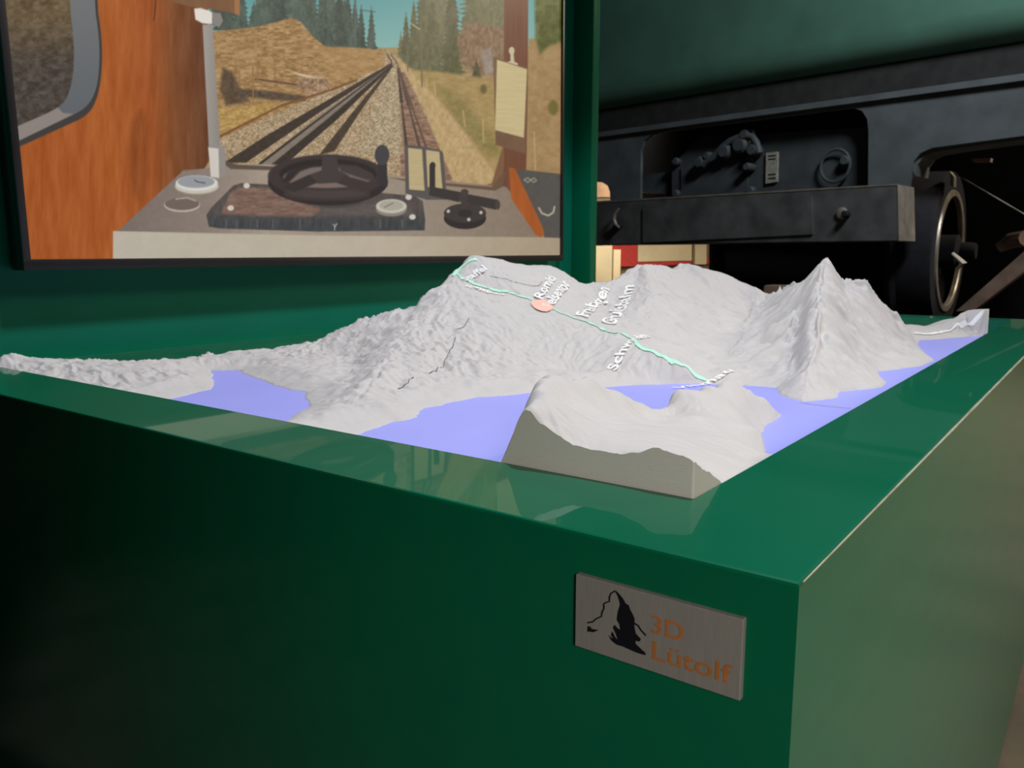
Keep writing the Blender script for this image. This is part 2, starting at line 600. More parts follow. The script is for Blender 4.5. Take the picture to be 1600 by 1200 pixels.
# ribs of the sharp peak
chain(cx, [(1292, 404, 8.66), (1282, 425, 8.2), (1270, 452, 7.5), (1263, 491, 6.5), (1262, 540, 5.6), (1260, 590, 4.9), (1258, 622, 4.55)])
chain(cx, [(1262, 434, 9.1), (1248, 455, 8.3), (1238, 492, 7.25), (1226, 540, 6.2), (1222, 585, 5.3)])
chain(cx, [(1252, 480, 7.5), (1246, 530, 6.3), (1240, 585, 5.25)])
chain(cx, [(1317, 436, 8.9), (1330, 480, 7.9), (1345, 540, 6.9), (1360, 585, 6.4)])
chain(cx, [(1354, 440, 9.3), (1385, 500, 8.6), (1420, 545, 8.2)])
# wedge-shaped near block: cut side profile, crest, second hill
chain(cx, [(784, 722, 0.64), (797, 694, 0.64), (807, 660, 0.64), (818, 643, 0.64), (827, 644, 0.64), (844, 665, 0.64), (854, 669, 0.64), (877, 685, 0.64), (897, 696, 0.64), (935, 704, 0.64),
           (969, 709, 0.64), (985, 707, 0.64), (991, 710, 0.64), (1008, 704, 0.64), (1026, 699, 0.64), (1051, 708, 0.64), (1072, 713, 0.64), (1085, 722, 0.64), (1092, 730, 0.64)], 8)
chain(cy, [(1099, 732, 0.64), (1115, 743, 0.64), (1133, 755, 0.64)], 8)
i0 = len(ctrl)
chain(cx, [(820, 640, 0.7), (828, 620, 1.0), (835, 604, 1.25), (841, 597, 1.4), (863, 593, 1.55), (880, 595, 1.62), (897, 596, 1.68), (902, 587, 1.7), (908, 593, 1.73), (916, 588, 1.77), (929, 597, 1.85), (944, 607, 1.95),
           (960, 611, 2.03), (985, 624, 2.2), (1010, 641, 2.45), (1030, 640, 2.6), (1041, 637, 2.68), (1047, 624, 2.78), (1060, 618, 2.88), (1088, 617, 3.08), (1096, 607, 3.14), (1104, 607, 3.2), (1113, 611, 3.25), (1119, 602, 3.3), (1129, 596, 3.36),
           (1147, 596, 3.44), (1163, 604, 3.5), (1179, 616, 3.58), (1194, 622, 3.66), (1205, 636, 3.72)], 5)
drop_behind(i0, len(ctrl), ((0.10, 0.05),))
for p in ((1536, 500, 12.0), (1500, 505, 12.0), (1560, 497, 12.15), (1512, 500, 12.1), (1545, 493, 12.2)):
    cx(*p)
for p in ((1010, 652, 2.1), (1030, 655, 2.15), (1010, 664, 1.8), (1042, 652, 2.4), (965, 640, 1.75), (985, 640, 1.95), (1030, 670, 1.8), (1050, 648, 2.55), (955, 622, 1.85), (975, 650, 1.7), (900, 650, 1.15), (950, 670, 1.1), (930, 625, 1.6), (990, 660, 1.6), (1010, 680, 1.15), (1050, 670, 1.5), (1090, 650, 2.3), (1130, 640, 2.75), (1160, 650, 2.9), (1100, 690, 1.5), (1150, 690, 1.95), (1120, 715, 1.25), (1165, 715, 1.75), (1180, 670, 2.6), (870, 630, 1.2)):
    cx(*p)
# hidden back slopes and borders
for x, y, z in ((7.7, 7.15, 0.25), (8.4, 6.6, 0.15), (9.0, 6.1, 0.35), (9.3, 6.6, 0.1), (10.2, 6.2, 0.15), (11.2, 5.6, 0.15), (11.4, 4.6, 0.15), (10.4, 5.75, 0.45), (11.3, 3.4, 0.1), (10.6, 2.6, 0.2), (7.0, 7.1, 0.55), (8.5, 6.1, 0.3), (8.9, 7.2, 0.0), (10, 7.0, 0.0), (11.5, 6.5, 0.0)):
    ctrl.append((x, y, z))
for x, z in ((5.4, 0.10), (6.2, 0.25), (7.0, 0.2), (8.0, 0.1), (9.0, 0.0), (10.0, 0.0), (11.2, 0.0), (12.46, 0.0)):
    ctrl.append((x, 7.7, z))
for y, z in ((6.5, 0.0), (5.2, 0.0), (4.0, 0.0), (3.0, -0.03), (2.2, -0.07)):
    ctrl.append((12.46, y, z))
for y, z in ((7.5, -0.02), (6.8, -0.06), (6.2, -0.10), (5.75, -0.17), (3.8, -0.17), (3.45, -0.17)):
    ctrl.append((0.62, y, z))
for p in ((1.3, 6.6, -0.06), (1.9, 7.0, -0.05), (1.2, 7.2, 0.0), (2.0, 6.5, -0.10)):
    ctrl.append(p)


def resample(poly, step, closed=False):
    out = []
    P = poly + ([poly[0]] if closed else [])
    for a, b in zip(P, P[1:]):
        L = math.hypot(b[0] - a[0], b[1] - a[1])
        n = max(1, int(L / step))
        for k in range(n):
            out.append((a[0] + (b[0] - a[0]) * k / n, a[1] + (b[1] - a[1]) * k / n))
    return out


for poly in (main_shore, left_lake):
    for x, y in resample(poly, 0.16):
        if 0.6 < x < 12.5 and 0.64 < y < 7.7:
            ctrl.append((x, y, -0.215))
ctrl = np.array(ctrl)
# drop near-duplicates (keep the first given)
keep = []
for i, c in enumerate(ctrl):
    if all((c[0] - ctrl[j][0]) ** 2 + (c[1] - ctrl[j][1]) ** 2 > 0.0006 for j in keep):
        keep.append(i)
ctrl = ctrl[keep]
A = np.sqrt(((ctrl[:, None, :2] - ctrl[None, :, :2]) ** 2).sum(-1) + 0.0012)
n = len(ctrl)
K = np.zeros((n + 3, n + 3))
K[:n, :n] = A + np.eye(n) * -0.0005
K[:n, n] = 1
K[:n, n + 1:] = ctrl[:, :2]
K[n, :n] = 1
K[n + 1:, :n] = ctrl[:, :2].T
rhs = np.zeros(n + 3)
rhs[:n] = ctrl[:, 2]
W = np.linalg.solve(K, rhs)


def base_height(x, y):
    x, y = np.asarray(x, float).ravel(), np.asarray(y, float).ravel()
    out = np.empty(len(x))
    for s in range(0, len(x), 20000):
        dx = x[s:s + 20000, None] - ctrl[None, :, 0]
        dy = y[s:s + 20000, None] - ctrl[None, :, 1]
        out[s:s + 20000] = np.sqrt(dx * dx + dy * dy + 0.0012) @ W[:n] + W[n] + x[s:s + 20000] * W[n + 1] + y[s:s + 20000] * W[n + 2]
    return out


def poly_sd(x, y, poly):
    """signed distance, negative inside"""
    P = np.array(poly)
    d = np.full(x.shape, 1e9)
    inside = np.zeros(x.shape, bool)
    for a, b in zip(P, np.roll(P, -1, 0)):
        e = b - a
        L2 = max(e @ e, 1e-12)
        t = np.clip(((x - a[0]) * e[0] + (y - a[1]) * e[1]) / L2, 0, 1)
        d = np.minimum(d, (x - a[0] - t * e[0]) ** 2 + (y - a[1] - t * e[1]) ** 2)
        if a[1] != b[1]:
            c = ((a[1] > y) != (b[1] > y)) & (x < (b[0] - a[0]) * (y - a[1]) / (b[1] - a[1]) + a[0])
            inside ^= c
    d = np.sqrt(d)
    return np.where(inside, -d, d)


# graded grid: finer near the viewer
NX, NY = 840, 470
gx = np.linspace(0, 1, NX)
gx = (0.64 + 0.003) + (12.46 - 0.64 - 0.006) * (0.62 * gx + 0.38 * gx ** 2)
gy = np.linspace(0, 1, NY)
gy = (0.64 + 0.003) + (7.70 - 0.64 - 0.006) * (0.7 * gy + 0.3 * gy ** 2)
GX, GY = np.meshgrid(gx, gy, indexing='ij')
# coarse evaluation of the smooth form, then bilinear refinement is not needed: evaluate directly
Z = base_height(GX, GY).reshape(NX, NY)
sd = np.minimum(poly_sd(GX + 0.05 * (fbm(GX * 9, GY * 9, 3, 5) - 0.5), GY + 0.05 * (fbm(GX * 9, GY * 9, 3, 9) - 0.5), main_shore),
                poly_sd(GX + 0.05 * (fbm(GX * 9, GY * 9, 3, 5) - 0.5), GY + 0.05 * (fbm(GX * 9, GY * 9, 3, 9) - 0.5), left_lake))
# gullies following the fall line: stretched ridged noise blended by slope direction
zx = np.gradient(Z, axis=0) / np.gradient(gx)[:, None]
zy = np.gradient(Z, axis=1) / np.gradient(gy)[None, :]
for _ in range(6):
    zx[1:-1, 1:-1] = (zx[1:-1, 1:-1] * 2 + zx[:-2, 1:-1] + zx[2:, 1:-1] + zx[1:-1, :-2] + zx[1:-1, 2:]) / 6
    zy[1:-1, 1:-1] = (zy[1:-1, 1:-1] * 2 + zy[:-2, 1:-1] + zy[2:, 1:-1] + zy[1:-1, :-2] + zy[1:-1, 2:]) / 6
slope = np.sqrt(zx ** 2 + zy ** 2)
ang = np.arctan2(zy, zx)
wx = GX + 0.25 * (fbm(GX * 1.6, GY * 1.6, 3, 21) - 0.5)
wy = GY + 0.25 * (fbm(GX * 1.6, GY * 1.6, 3, 27) - 0.5)
gul = np.zeros_like(Z)
big = np.zeros_like(Z)
wt = np.zeros_like(Z)
fine = np.zeros_like(Z)
for k in range(8):
    th = math.pi * k / 8
    w = np.maximum(0, np.cos(2 * (ang - th))) ** 3 + 1e-4
    a = wx * math.cos(th) + wy * math.sin(th)
    b = -wx * math.sin(th) + wy * math.cos(th)
    r1 = (1 - np.abs(2 * vnoise(a * 1.6, b * 6.5, 40 + k) - 1)) ** 1.4
    r2 = 1 - np.abs(2 * vnoise(a * 4.0, b * 15, 60 + k) - 1)
    r3 = 1 - np.abs(2 * vnoise(a * 9.0, b * 34, 80 + k) - 1)
    gul += w * (r1 * 0.62 + r2 * 0.38)
    big += w * (1 - np.abs(2 * vnoise(a * 0.45, b * 1.9, 30 + k) - 1))
    fine += w * (0.6 * r2 + 0.4 * r3)
    wt += w
gul = gul / wt - 0.72
big = big / wt - 0.75
fine = fine / wt - 0.62
hgt = np.clip((Z + 0.22) / 0.5, 0, 1)
fade = np.clip(sd / 0.25, 0, 1)
edge = np.clip((GX - 0.64) / 0.12, 0, 1)
block = np.clip((3.9 - GX) * 2, 0, 1) * np.clip((2.4 - GY) * 4, 0, 1)   # near block is smoother
amp = (0.03 + 0.10 * np.clip(slope, 0, 1.2)) * fade * (0.35 + 0.65 * edge) * (1 - 0.93 * block)
west = np.clip((5.0 - GX + 0.5 * (GY - 5)) / 1.2, 0, 1) * np.clip((GY - 3.6) / 0.5, 0, 1)
south = np.clip((GX - 3.4) / 0.6, 0, 1) * np.clip((7.6 - GX) / 0.8, 0, 1) * np.clip((GY - 2.9) / 0.5, 0, 1) * (1 - west)
massif = np.clip((GX - 5.2) / 0.6, 0, 1) * np.clip((5.6 - GY) / 0.5, 0, 1) * np.clip((GX - 3.2 - 0.62 * GY) / 0.7, 0, 1)
flank = west * np.clip((GX - 2.2) / 0.8, 0, 1)
farl = 1 - 0.75 * np.clip((GX - 10.6) / 0.6, 0, 1)
Z2 = Z + gul * amp * (0.8 + 0.7 * west - 0.5 * south) * farl + fine * (0.016 + 0.05 * np.clip(slope, 0, 1) + 0.03 * flank) * farl * fade * (1 - 0.4 * block)
Z2 += big * 0.30 * massif * fade * np.clip(slope * 2, 0, 1)
lumps = fbm(GX * 7, GY * 7, 4, 33) - 0.5
crag = 1 - np.abs(2 * fbm(wx * 13, wy * 13, 3, 47) - 1)
Z2 += lumps * (0.05 * west * fade + 0.012 * fade * (1 - block)) + (crag - 0.8) * fade * farl * (0.022 * flank + 0.012 * (1 - block) * (1 - south))
# tilted rock strata on the south face
ph = (Z2 + 0.13 * GX) * 8.0 + 3.2 * fbm(GX * 1.1, GY * 1.1, 4, 71)
saw = ph - np.floor(ph)
terr = np.clip((saw - 0.72) / 0.28, 0, 1) - saw * 0.55
Z2 += 0.026 * (terr + 0.1) * (0.3 + 1.2 * fbm(GX * 2, GY * 2, 2, 77)) * south * fade * np.clip(hgt * 2, 0, 1)
# shore: land always above the lake, water bed just below it
land = np.maximum(Z2, -0.215 + np.minimum(sd * 0.32, 0.10) * (0.55 + 0.8 * fbm(GX * 5, GY * 5, 4, 91)))
Z3 = np.where(sd > 0, land, -0.235)
Z3 = np.clip(Z3, -0.24, 1.2)


def height(x, y):
    """terrain height (units) by bilinear look-up"""
    x, y = np.asarray(x, float), np.asarray(y, float)
    i = np.clip(np.searchsorted(gx, x) - 1, 0, NX - 2)
    j = np.clip(np.searchsorted(gy, y) - 1, 0, NY - 2)
    fx = np.clip((x - gx[i]) / (gx[i + 1] - gx[i]), 0, 1)
    fy = np.clip((y - gy[j]) / (gy[j + 1] - gy[j]), 0, 1)
    return ((Z3[i, j] * (1 - fx) + Z3[i + 1, j] * fx) * (1 - fy) + (Z3[i, j + 1] * (1 - fx) + Z3[i + 1, j + 1] * fx) * fy)


ZLAB = np.maximum(Z3, -0.22)            # calm sheet just over the relief, for the projected lettering
for _ in range(2):
    Q_ = ZLAB.copy()
    for di, dj in ((1, 0), (-1, 0), (0, 1), (0, -1)):
        Q_ = np.maximum(Q_, np.roll(np.roll(ZLAB, di, 0), dj, 1))
    ZLAB = Q_
for _ in range(14):
    ZLAB[1:-1, 1:-1] = (ZLAB[1:-1, 1:-1] * 2 + ZLAB[:-2, 1:-1] + ZLAB[2:, 1:-1] + ZLAB[1:-1, :-2] + ZLAB[1:-1, 2:]) / 6


def calm_height(x, y):
    i = min(max(int(np.searchsorted(gx, x)) - 1, 0), NX - 2)
    j = min(max(int(np.searchsorted(gy, y)) - 1, 0), NY - 2)
    fx, fy = (x - gx[i]) / (gx[i + 1] - gx[i]), (y - gy[j]) / (gy[j + 1] - gy[j])
    return float((ZLAB[i, j] * (1 - fx) + ZLAB[i + 1, j] * fx) * (1 - fy) + (ZLAB[i, j + 1] * (1 - fx) + ZLAB[i + 1, j + 1] * fx) * fy)


def land_hit(px, py):
    """first point of the relief along a sight line (units)"""
    d = ray(px, py)
    d = d / np.linalg.norm(d[:2])
    t = np.arange(3.2, 17, 0.004)
    P = CAM[None] / U + d[None] * t[:, None]
    ok = (P[:, 0] > 0.65) & (P[:, 0] < 12.45) & (P[:, 1] > 0.65) & (P[:, 1] < 7.69)
    zz = np.maximum(height(P[:, 0], P[:, 1]), -0.22) + TOP / U
    idx = np.nonzero(ok & (P[:, 2] <= zz))[0]
    return P[idx[0], :2] if len(idx) else None


def grid_mesh(name, V, nx, ny):
    me = bpy.data.meshes.new(name)
    me.vertices.add(len(V))
    me.vertices.foreach_set('co', V.astype(np.float32).ravel())
    i, j = np.meshgrid(np.arange(nx - 1), np.arange(ny - 1), indexing='ij')
    a = (i * ny + j).ravel()
    q = np.stack([a, a + ny, a + ny + 1, a + 1], 1)
    return me, q


def finish(me, q, smooth=True):
    me.loops.add(q.size)
    me.loops.foreach_set('vertex_index', q.ravel().astype(np.int32))
    me.polygons.add(len(q))
    me.polygons.foreach_set('loop_start', np.arange(0, q.size, 4, dtype=np.int32))
    me.polygons.foreach_set('loop_total', np.full(len(q), 4, np.int32))
    me.polygons.foreach_set('use_smooth', np.full(len(q), smooth))
    me.update(calc_edges=True)
    me.validate()


relief = thing('mountain_relief', (6.55 * U, 4.17 * U, ZB), 'white mountain relief model with blue lakes set in the green table', 'relief model')

M_LAND = material('matt_white_print', (0.61, 0.585, 0.565), 0.75, spec=0.25, noise=0.02, nscale=30, bump=0.10, bscale=420)
nt = M_LAND.node_tree                  # print layers: fine level steps in relief
tc = nt.nodes.new('ShaderNodeTexCoord')
wv = nt.nodes.new('ShaderNodeTexWave')
wv.wave_type, wv.bands_direction = 'BANDS', 'Z'
wv.inputs['Scale'].default_value = 160
wv.inputs['Distortion'].default_value = 0.6
nt.links.new(tc.outputs['Object'], wv.inputs[0])
bp = nt.nodes.new('ShaderNodeBump')
bp.inputs['Strength'].default_value = 0.05
bp.inputs['Distance'].default_value = 0.0006
nt.links.new(wv.outputs[0], bp.inputs['Height'])
old = [n_ for n_ in nt.nodes if n_.type == 'BUMP' and n_ != bp][0]
nt.links.new(old.outputs[0], bp.inputs['Normal'])
nt.links.new(bp.outputs[0], nt.nodes['Principled BSDF'].inputs['Normal'])

V = np.stack([GX * U, GY * U, TOP + Z3 * U], -1).reshape(-1, 3)
me, q = grid_mesh('terrain', V, NX, NY)
# cut sides
ring = [i * NY for i in range(NX)] + [(NX - 1) * NY + j for j in range(1, NY)] + [i * NY + NY - 1 for i in range(NX - 2, -1, -1)] + [j for j in range(NY - 2, 0, -1)]
ring = np.array(ring)
Vb = V[ring].copy()
Vb[:, 2] = ZB
Vt = V[ring].copy()
nv = len(V)
nr = len(ring)
me.vertices.add(2 * nr)
allv = np.concatenate([V, Vt, Vb])
me.vertices.foreach_set('co', allv.astype(np.float32).ravel())
t0 = nv + np.arange(nr)
b0 = nv + nr + np.arange(nr)
q = np.concatenate([q, np.stack([b0, np.roll(b0, -1), np.roll(t0, -1), t0], 1)])
finish(me, q)
terrain = link('terrain', me, M_LAND, relief)

# lakes: flat sheets following the shores
M_LAKE = material('lake_projection_blue', (0.40, 0.42, 1.0), 0.5, spec=0.3, noise=0.03, nscale=9)  # the projector's blue light is painted in as the sheet's colour
for poly in (main_shore, left_lake):
    P = [(min(max(x, 0.645), 12.455), min(max(y, 0.645), 7.69)) for x, y in poly]
    # widen under the land by a hair so that no gap shows at the shore
    c = [sum(p[0] for p in P) / len(P), sum(p[1] for p in P) / len(P)]
    xs, ys = [p[0] for p in P], [p[1] for p in P]
    mb = MB()
    mb.prism([(x * U, y * U, ZL) for x, y in ((min(xs), max(0.645, min(ys) - .1)), (min(12.455, max(xs) + .1), max(0.645, min(ys) - .1)), (min(12.455, max(xs) + .1), max(ys) + .1), (min(xs), max(ys) + .1))], (0, 0, -0.0008))
    o = mb.build('lake', M_LAKE, relief)
    o['label'] = 'flat lake sheet with the blue-violet map projection painted into its colour'

# joint line across the main lake
M_SEAM = material('dark_joint', (0.10, 0.10, 0.13), 0.8)


def ribbon(path, width, lift, name, mat, parent, step=0.03):
    """strip draped over the relief; path in units, width in units (number or list)"""
    P = resample(path, step) + [path[-1]]
    P = np.array(P)
    if len(P) > 6:
        for _ in range(2):
            P[1:-1] = (P[:-2] + 2 * P[1:-1] + P[2:]) / 4
    d = np.gradient(P, axis=0)
    d /= np.linalg.norm(d, axis=1)[:, None] + 1e-9
    nrm = np.stack([-d[:, 1], d[:, 0]], 1)
    if callable(width):
        w = np.array([width(i / (len(P) - 1)) for i in range(len(P))])
    else:
        w = np.full(len(P), width)
    verts, faces = [], []
    for off in (-0.5, 0, 0.5):
        Q = P + nrm * (w[:, None] * off)
        z = np.maximum(height(Q[:, 0], Q[:, 1]), -0.22)
        verts += [(a * U, b * U, TOP + c * U + lift) for a, b, c in zip(Q[:, 0], Q[:, 1], z)]
    m = len(P)
    for r in range(2):
        for i in range(m - 1):
            faces.append((r * m + i, r * m + i + 1, (r + 1) * m + i + 1, (r + 1) * m + i))
    me = bpy.data.meshes.new(name)
    me.from_pydata(verts, [], faces)
    me.update()
    for p in me.polygons:
        p.use_smooth = True
    return link(name, me, mat, parent)


def px_path(pts):
    out = []
    for p in pts:
        h_ = land_hit(*p)
        if h_ is not None:
            out.append((float(h_[0]), float(h_[1])))
    return out


M_RAIL = material('projected_green', (0.52, 0.95, 0.72), 0.6)  # projected light painted as surface colour, likewise the white and salmon below
M_WHITE = material('projected_white', (0.97, 0.97, 0.95), 0.6)
M_PINK = material('projected_salmon', (1.0, 0.60, 0.48), 0.6)
rail_px = [(712, 424), (722, 436), (745, 446), (775, 455), (812, 464), (830, 468), (850, 477), (872, 488), (897, 498), (912, 501), (925, 507), (940, 514), (950, 519), (965, 520), (975, 522), (988, 530), (996, 540), (1002, 545), (1015, 548), (1038, 558), (1060, 569), (1080, 580), (1097, 591), (1109, 598)]
pp = px_path(rail_px)
o = ribbon(pp, lambda t: 0.022 + 0.026 * abs(math.sin(9 * t)), 0.0014, 'railway_line', M_RAIL, relief)
o['label'] = 'pale green projected railway line climbing from the lake'
o = ribbon(px_path([(708, 432), (715, 424), (722, 417), (730, 409), (745, 407)]), 0.05, 0.0016, 'railway_line', M_RAIL, relief)
o['label'] = 'pale green projected line end at the summit'
for pts in ([(733, 497), (725, 511), (712, 518)], [(712, 527), (703, 548), (694, 566), (684, 576), (665, 584)], [(646, 590), (636, 601), (622, 608)],
            [(765, 432), (790, 436), (815, 444), (838, 448), (848, 441)], [(1250, 630), (1290, 635), (1330, 639)]):
    ribbon(px_path(pts), 0.008, 0.0007, 'joint_line', M_SEAM, relief)
o = ribbon(px_path([(1428, 522), (1460, 522), (1480, 518), (1500, 512), (1520, 505), (1540, 497)]), 0.05, 0.0016, 'shore_road', M_WHITE, relief)
o['label'] = 'white projected line along the far shore'

# pink position dot
c = land_hit(847, 478)
mb = MB()
vs = []
R = 0.14
rings_ = []
for r in np.linspace(0, R, 9):
    rings_.append([tuple(np.array(c) + FW[:2] * (1.7 * r * math.cos(k * math.pi / 16)) + RT[:2] * (r * math.sin(k * math.pi / 16))) for k in range(32)] if r > 0 else [(c[0], c[1])])
bmv = [[mb.bm.verts.new((x * U, y * U, TOP + max(float(height(x, y)), -.22) * U + 0.0026)) for x, y in rr] for rr in rings_]
for a, b in zip(bmv, bmv[1:]):
    for k in range(32):
        if len(a) == 1:
            mb.bm.faces.new((a[0], b[k], b[(k + 1) % 32]))
        else:
            mb.bm.faces.new((a[k], b[k], b[(k + 1) % 32], a[(k + 1) % 32]))
o = mb.build('position_dot', M_PINK, relief, smooth=True)
o['label'] = 'round salmon pink projected dot on the railway line'


def drape_text(body, pxa, pxb, asp=1.0, side=1, lift=0.0014, bold=0.022, flat_start=False):
    """text lying on the relief from one pixel to another"""
    a = np.array(lp(*pxa)) if flat_start else land_hit(*pxa)
    b = land_hit(*pxb)
    if a is None or b is None:
        return
    me = text_mesh(body, bold)
    bm = bmesh.new()
    bm.from_mesh(me)
    xs = [v.co.x for v in bm.verts]
    x0, x1 = min(xs), max(xs)
    d = b - a
    L = float(np.hypot(*d))
    d = d / L
    nrm = np.array([-d[1], d[0]]) * side
    s = L / (x1 - x0)
    bmesh.ops.triangulate(bm, faces=bm.faces)
    lim = 0.022 / s
    for _ in range(5):
        es = [e for e in bm.edges if e.calc_length() > lim]
        if not es or len(bm.verts) > 14000:
            break
        bmesh.ops.subdivide_edges(bm, edges=es, cuts=1)
        bmesh.ops.triangulate(bm, faces=bm.faces)
    for v in bm.verts:
        p = a + d * ((v.co.x - x0) * s) + nrm * (v.co.y * s * asp)
        zz = calm_height(p[0], p[1])
        v.co = Vector((p[0] * U, p[1] * U, TOP + max(zz, -0.22) * U + lift))
    bm.to_mesh(me)
    bm.free()
    me.update()
    o = link('station_label', me, M_WHITE, relief)
    o['label'] = 'white projected station name on the slope'
    return o


drape_text('Staffel', (727, 441), (762, 424), asp=0.9)
drape_text('Kaltbad', (729, 448), (789, 461), side=-1, asp=0.5)
drape_text('Romiti', (848, 470), (869, 438), asp=0.42)
drape_text('Felsentor', (863, 482), (891, 446), asp=0.55)
drape_text('Freibergen', (918, 498), (952, 455), asp=0.5)
drape_text('Grubisbalm', (960, 509), (991, 448), asp=0.5)
drape_text('Schwanden', (962, 582), (1016, 528), asp=0.5)
drape_text('Vitznau', (1058, 609), (1147, 582), asp=0.4, flat_start=True)

# ------------------------------------------------------------------ television
M_BEZEL = material('black_television_plastic', (0.012, 0.010, 0.010), 0.42, noise=0.1)
YF, YB = 8.36 * U, 8.66 * U
sl, sr = hit(47, 405, 1, YF), hit(876, 398.5, 1, YF)
TW = float(np.hypot(sr[0] - sl[0], sr[2] - sl[2]))
TILT = math.atan2(sr[2] - sl[2], sr[0] - sl[0])
THH = TW * 9 / 16
ex = np.array([math.cos(TILT), 0, math.sin(TILT)])
ez = np.array([-math.sin(TILT), 0, math.cos(TILT)])
tv = thing('television', (sl[0] + TW / 2, YF, sl[2]), 'large wall television showing a train driver cab view up a railway track', 'television')
MT = Matrix(((ex[0], 0, ez[0], sl[0]), (0, 1, 0, YF), (ex[2], 0, ez[2], sl[2]), (0, 0, 0, 1)))
bl, bb, br = 0.011, 0.016, 0.009
MB(MT).box((-bl, 0.006, -bb), (TW + br, YB - YF - 0.004, THH + br), 0.002).build('housing', M_BEZEL, tv, smooth=True)
MB(MT).box((-bl, -0.004, -bb), (TW + br, 0.006, -0.0002), 0.001).build('bezel', M_BEZEL, tv, smooth=True)
MB(MT).box((-bl, -0.004, THH), (TW + br, 0.006, THH + br), 0.001).build('bezel', M_BEZEL, tv, smooth=True)
MB(MT).box((-bl, -0.004, -0.0002), (0, 0.006, THH), 0.001).build('bezel', M_BEZEL, tv, smooth=True)
MB(MT).box((TW, -0.004, -0.0002), (TW + br, 0.006, THH), 0.001).build('bezel', M_BEZEL, tv, smooth=True)

# the picture on the screen: colour per vertex of a fine mesh
SX, SY = 760, 470
pxs = np.linspace(47, 876, SX)
sx = np.array([np.dot(hit(p, 401, 1, YF) - sl, ex) for p in pxs])
sx = np.clip((sx - sx[0]) / (sx[-1] - sx[0]), 0, 1) * TW
sz = np.linspace(0, 1, SY) * THH
QX, QZ = np.meshgrid(sx, sz, indexing='ij')
PW = sl[None] + QX.reshape(-1, 1) * ex[None] + QZ.reshape(-1, 1) * ez[None]
PX, PY = project(PW)
IMG = np.zeros((len(PX), 3))


def sub(x0, y0, x1, y1):
    return np.nonzero((PX >= x0) & (PX <= x1) & (PY >= y0) & (PY <= y1))[0]


def fill(poly, col, soft=0.8, noise=None):
    P = np.array(poly, float)
    idx = sub(P[:, 0].min() - 2, P[:, 1].min() - 2, P[:, 0].max() + 2, P[:, 1].max() + 2)
    if not len(idx):
        return
    d = poly_sd(PX[idx], PY[idx], P)
    m = np.clip(0.5 - d / (2 * soft), 0, 1)[:, None]
    c = np.array(col, float)[None]
    if noise is not None:
        c = noise(PX[idx], PY[idx], c)
    IMG[idx] = IMG[idx] * (1 - m) + c * m


def chaikin(P, k=2):
    for _ in range(k):
        Q = []
        for a, b in zip(P, P[1:] + P[:1]):
            Q += [(a[0] * .75 + b[0] * .25, a[1] * .75 + b[1] * .25), (a[0] * .25 + b[0] * .75, a[1] * .25 + b[1] * .75)]
        P = Q
    return P


def ell(cx_, cy_, rx, ry, col, n=40, rot=0.0, **k):
    pts = []
    for i in range(n):
        t = 2 * math.pi * i / n
        x, y = rx * math.cos(t), ry * math.sin(t)
        pts.append((cx_ + x * math.cos(rot) - y * math.sin(rot), cy_ + x * math.sin(rot) + y * math.cos(rot)))
    fill(pts, col, **k)


def line(pts, w, col, **k):
    for a, b in zip(pts, pts[1:]):
        w0, w1 = (w, w) if not isinstance(w, tuple) else w
        dx, dy = b[0] - a[0], b[1] - a[1]
        L = math.hypot(dx, dy)
        nx, ny = -dy / L, dx / L
        fill([(a[0] + nx * w0 / 2, a[1] + ny * w0 / 2), (b[0] + nx * w1 / 2, b[1] + ny * w1 / 2), (b[0] - nx * w1 / 2, b[1] - ny * w1 / 2), (a[0] - nx * w0 / 2, a[1] - ny * w0 / 2)], col, **k)


def grain(amt, sx_, sy_, seed, oct=3):
    def f(x, y, c):
        return np.clip(c + ((fbm(x / sx_, y / sy_, oct, seed, 0.65) - 0.5) * 2 * amt)[:, None], 0, 255)
    return f


def ygrad(c0, c1, y0, y1, g=None):
    def f(x, y, c):
        t = np.clip((y - y0) / (y1 - y0), 0, 1)[:, None]
        r = np.array(c0, float)[None] * (1 - t) + np.array(c1, float)[None] * t
        return g(x, y, r) if g else r
    return f


def xgrad(stops, g=None):
    def f(x, y, c):
        xs = [s[0] for s in stops]
        r = np.stack([np.interp(x, xs, [s[1][i] for s in stops]) for i in range(3)], 1)
        return g(x, y, r) if g else r
    return f


# sky and land
fill([(-80, -400), (1000, -400), (1000, 450), (-80, 450)], (110, 160, 158), noise=ygrad((88, 150, 152), (140, 180, 172), -20, 85))
fill([(300, 62), (600, 74), (880, 70), (1000, 60), (1000, 420), (300, 420)], (158, 134, 92), noise=grain(28, 7, 5, 3))


def conifer(cx_, top, base, hw, col, seed):
    rr = random.Random(seed)
    L, Rr = [], []
    m = max(6, int((base - top) / 7))
    for i in range(m + 1):
        t = i / m
        y = top + (base - top) * t
        w = hw * (0.08 + 0.92 * t ** 0.85)
        L += [(cx_ - w * rr.uniform(0.75, 1.1), y), (cx_ - w * rr.uniform(0.5, 0.75), y + 2)]
        Rr += [(cx_ + w * rr.uniform(0.75, 1.1), y), (cx_ + w * rr.uniform(0.5, 0.75), y + 2)]
    fill([(cx_, top - 4)] + Rr + L[::-1], col, noise=grain(18, 5, 9, seed))


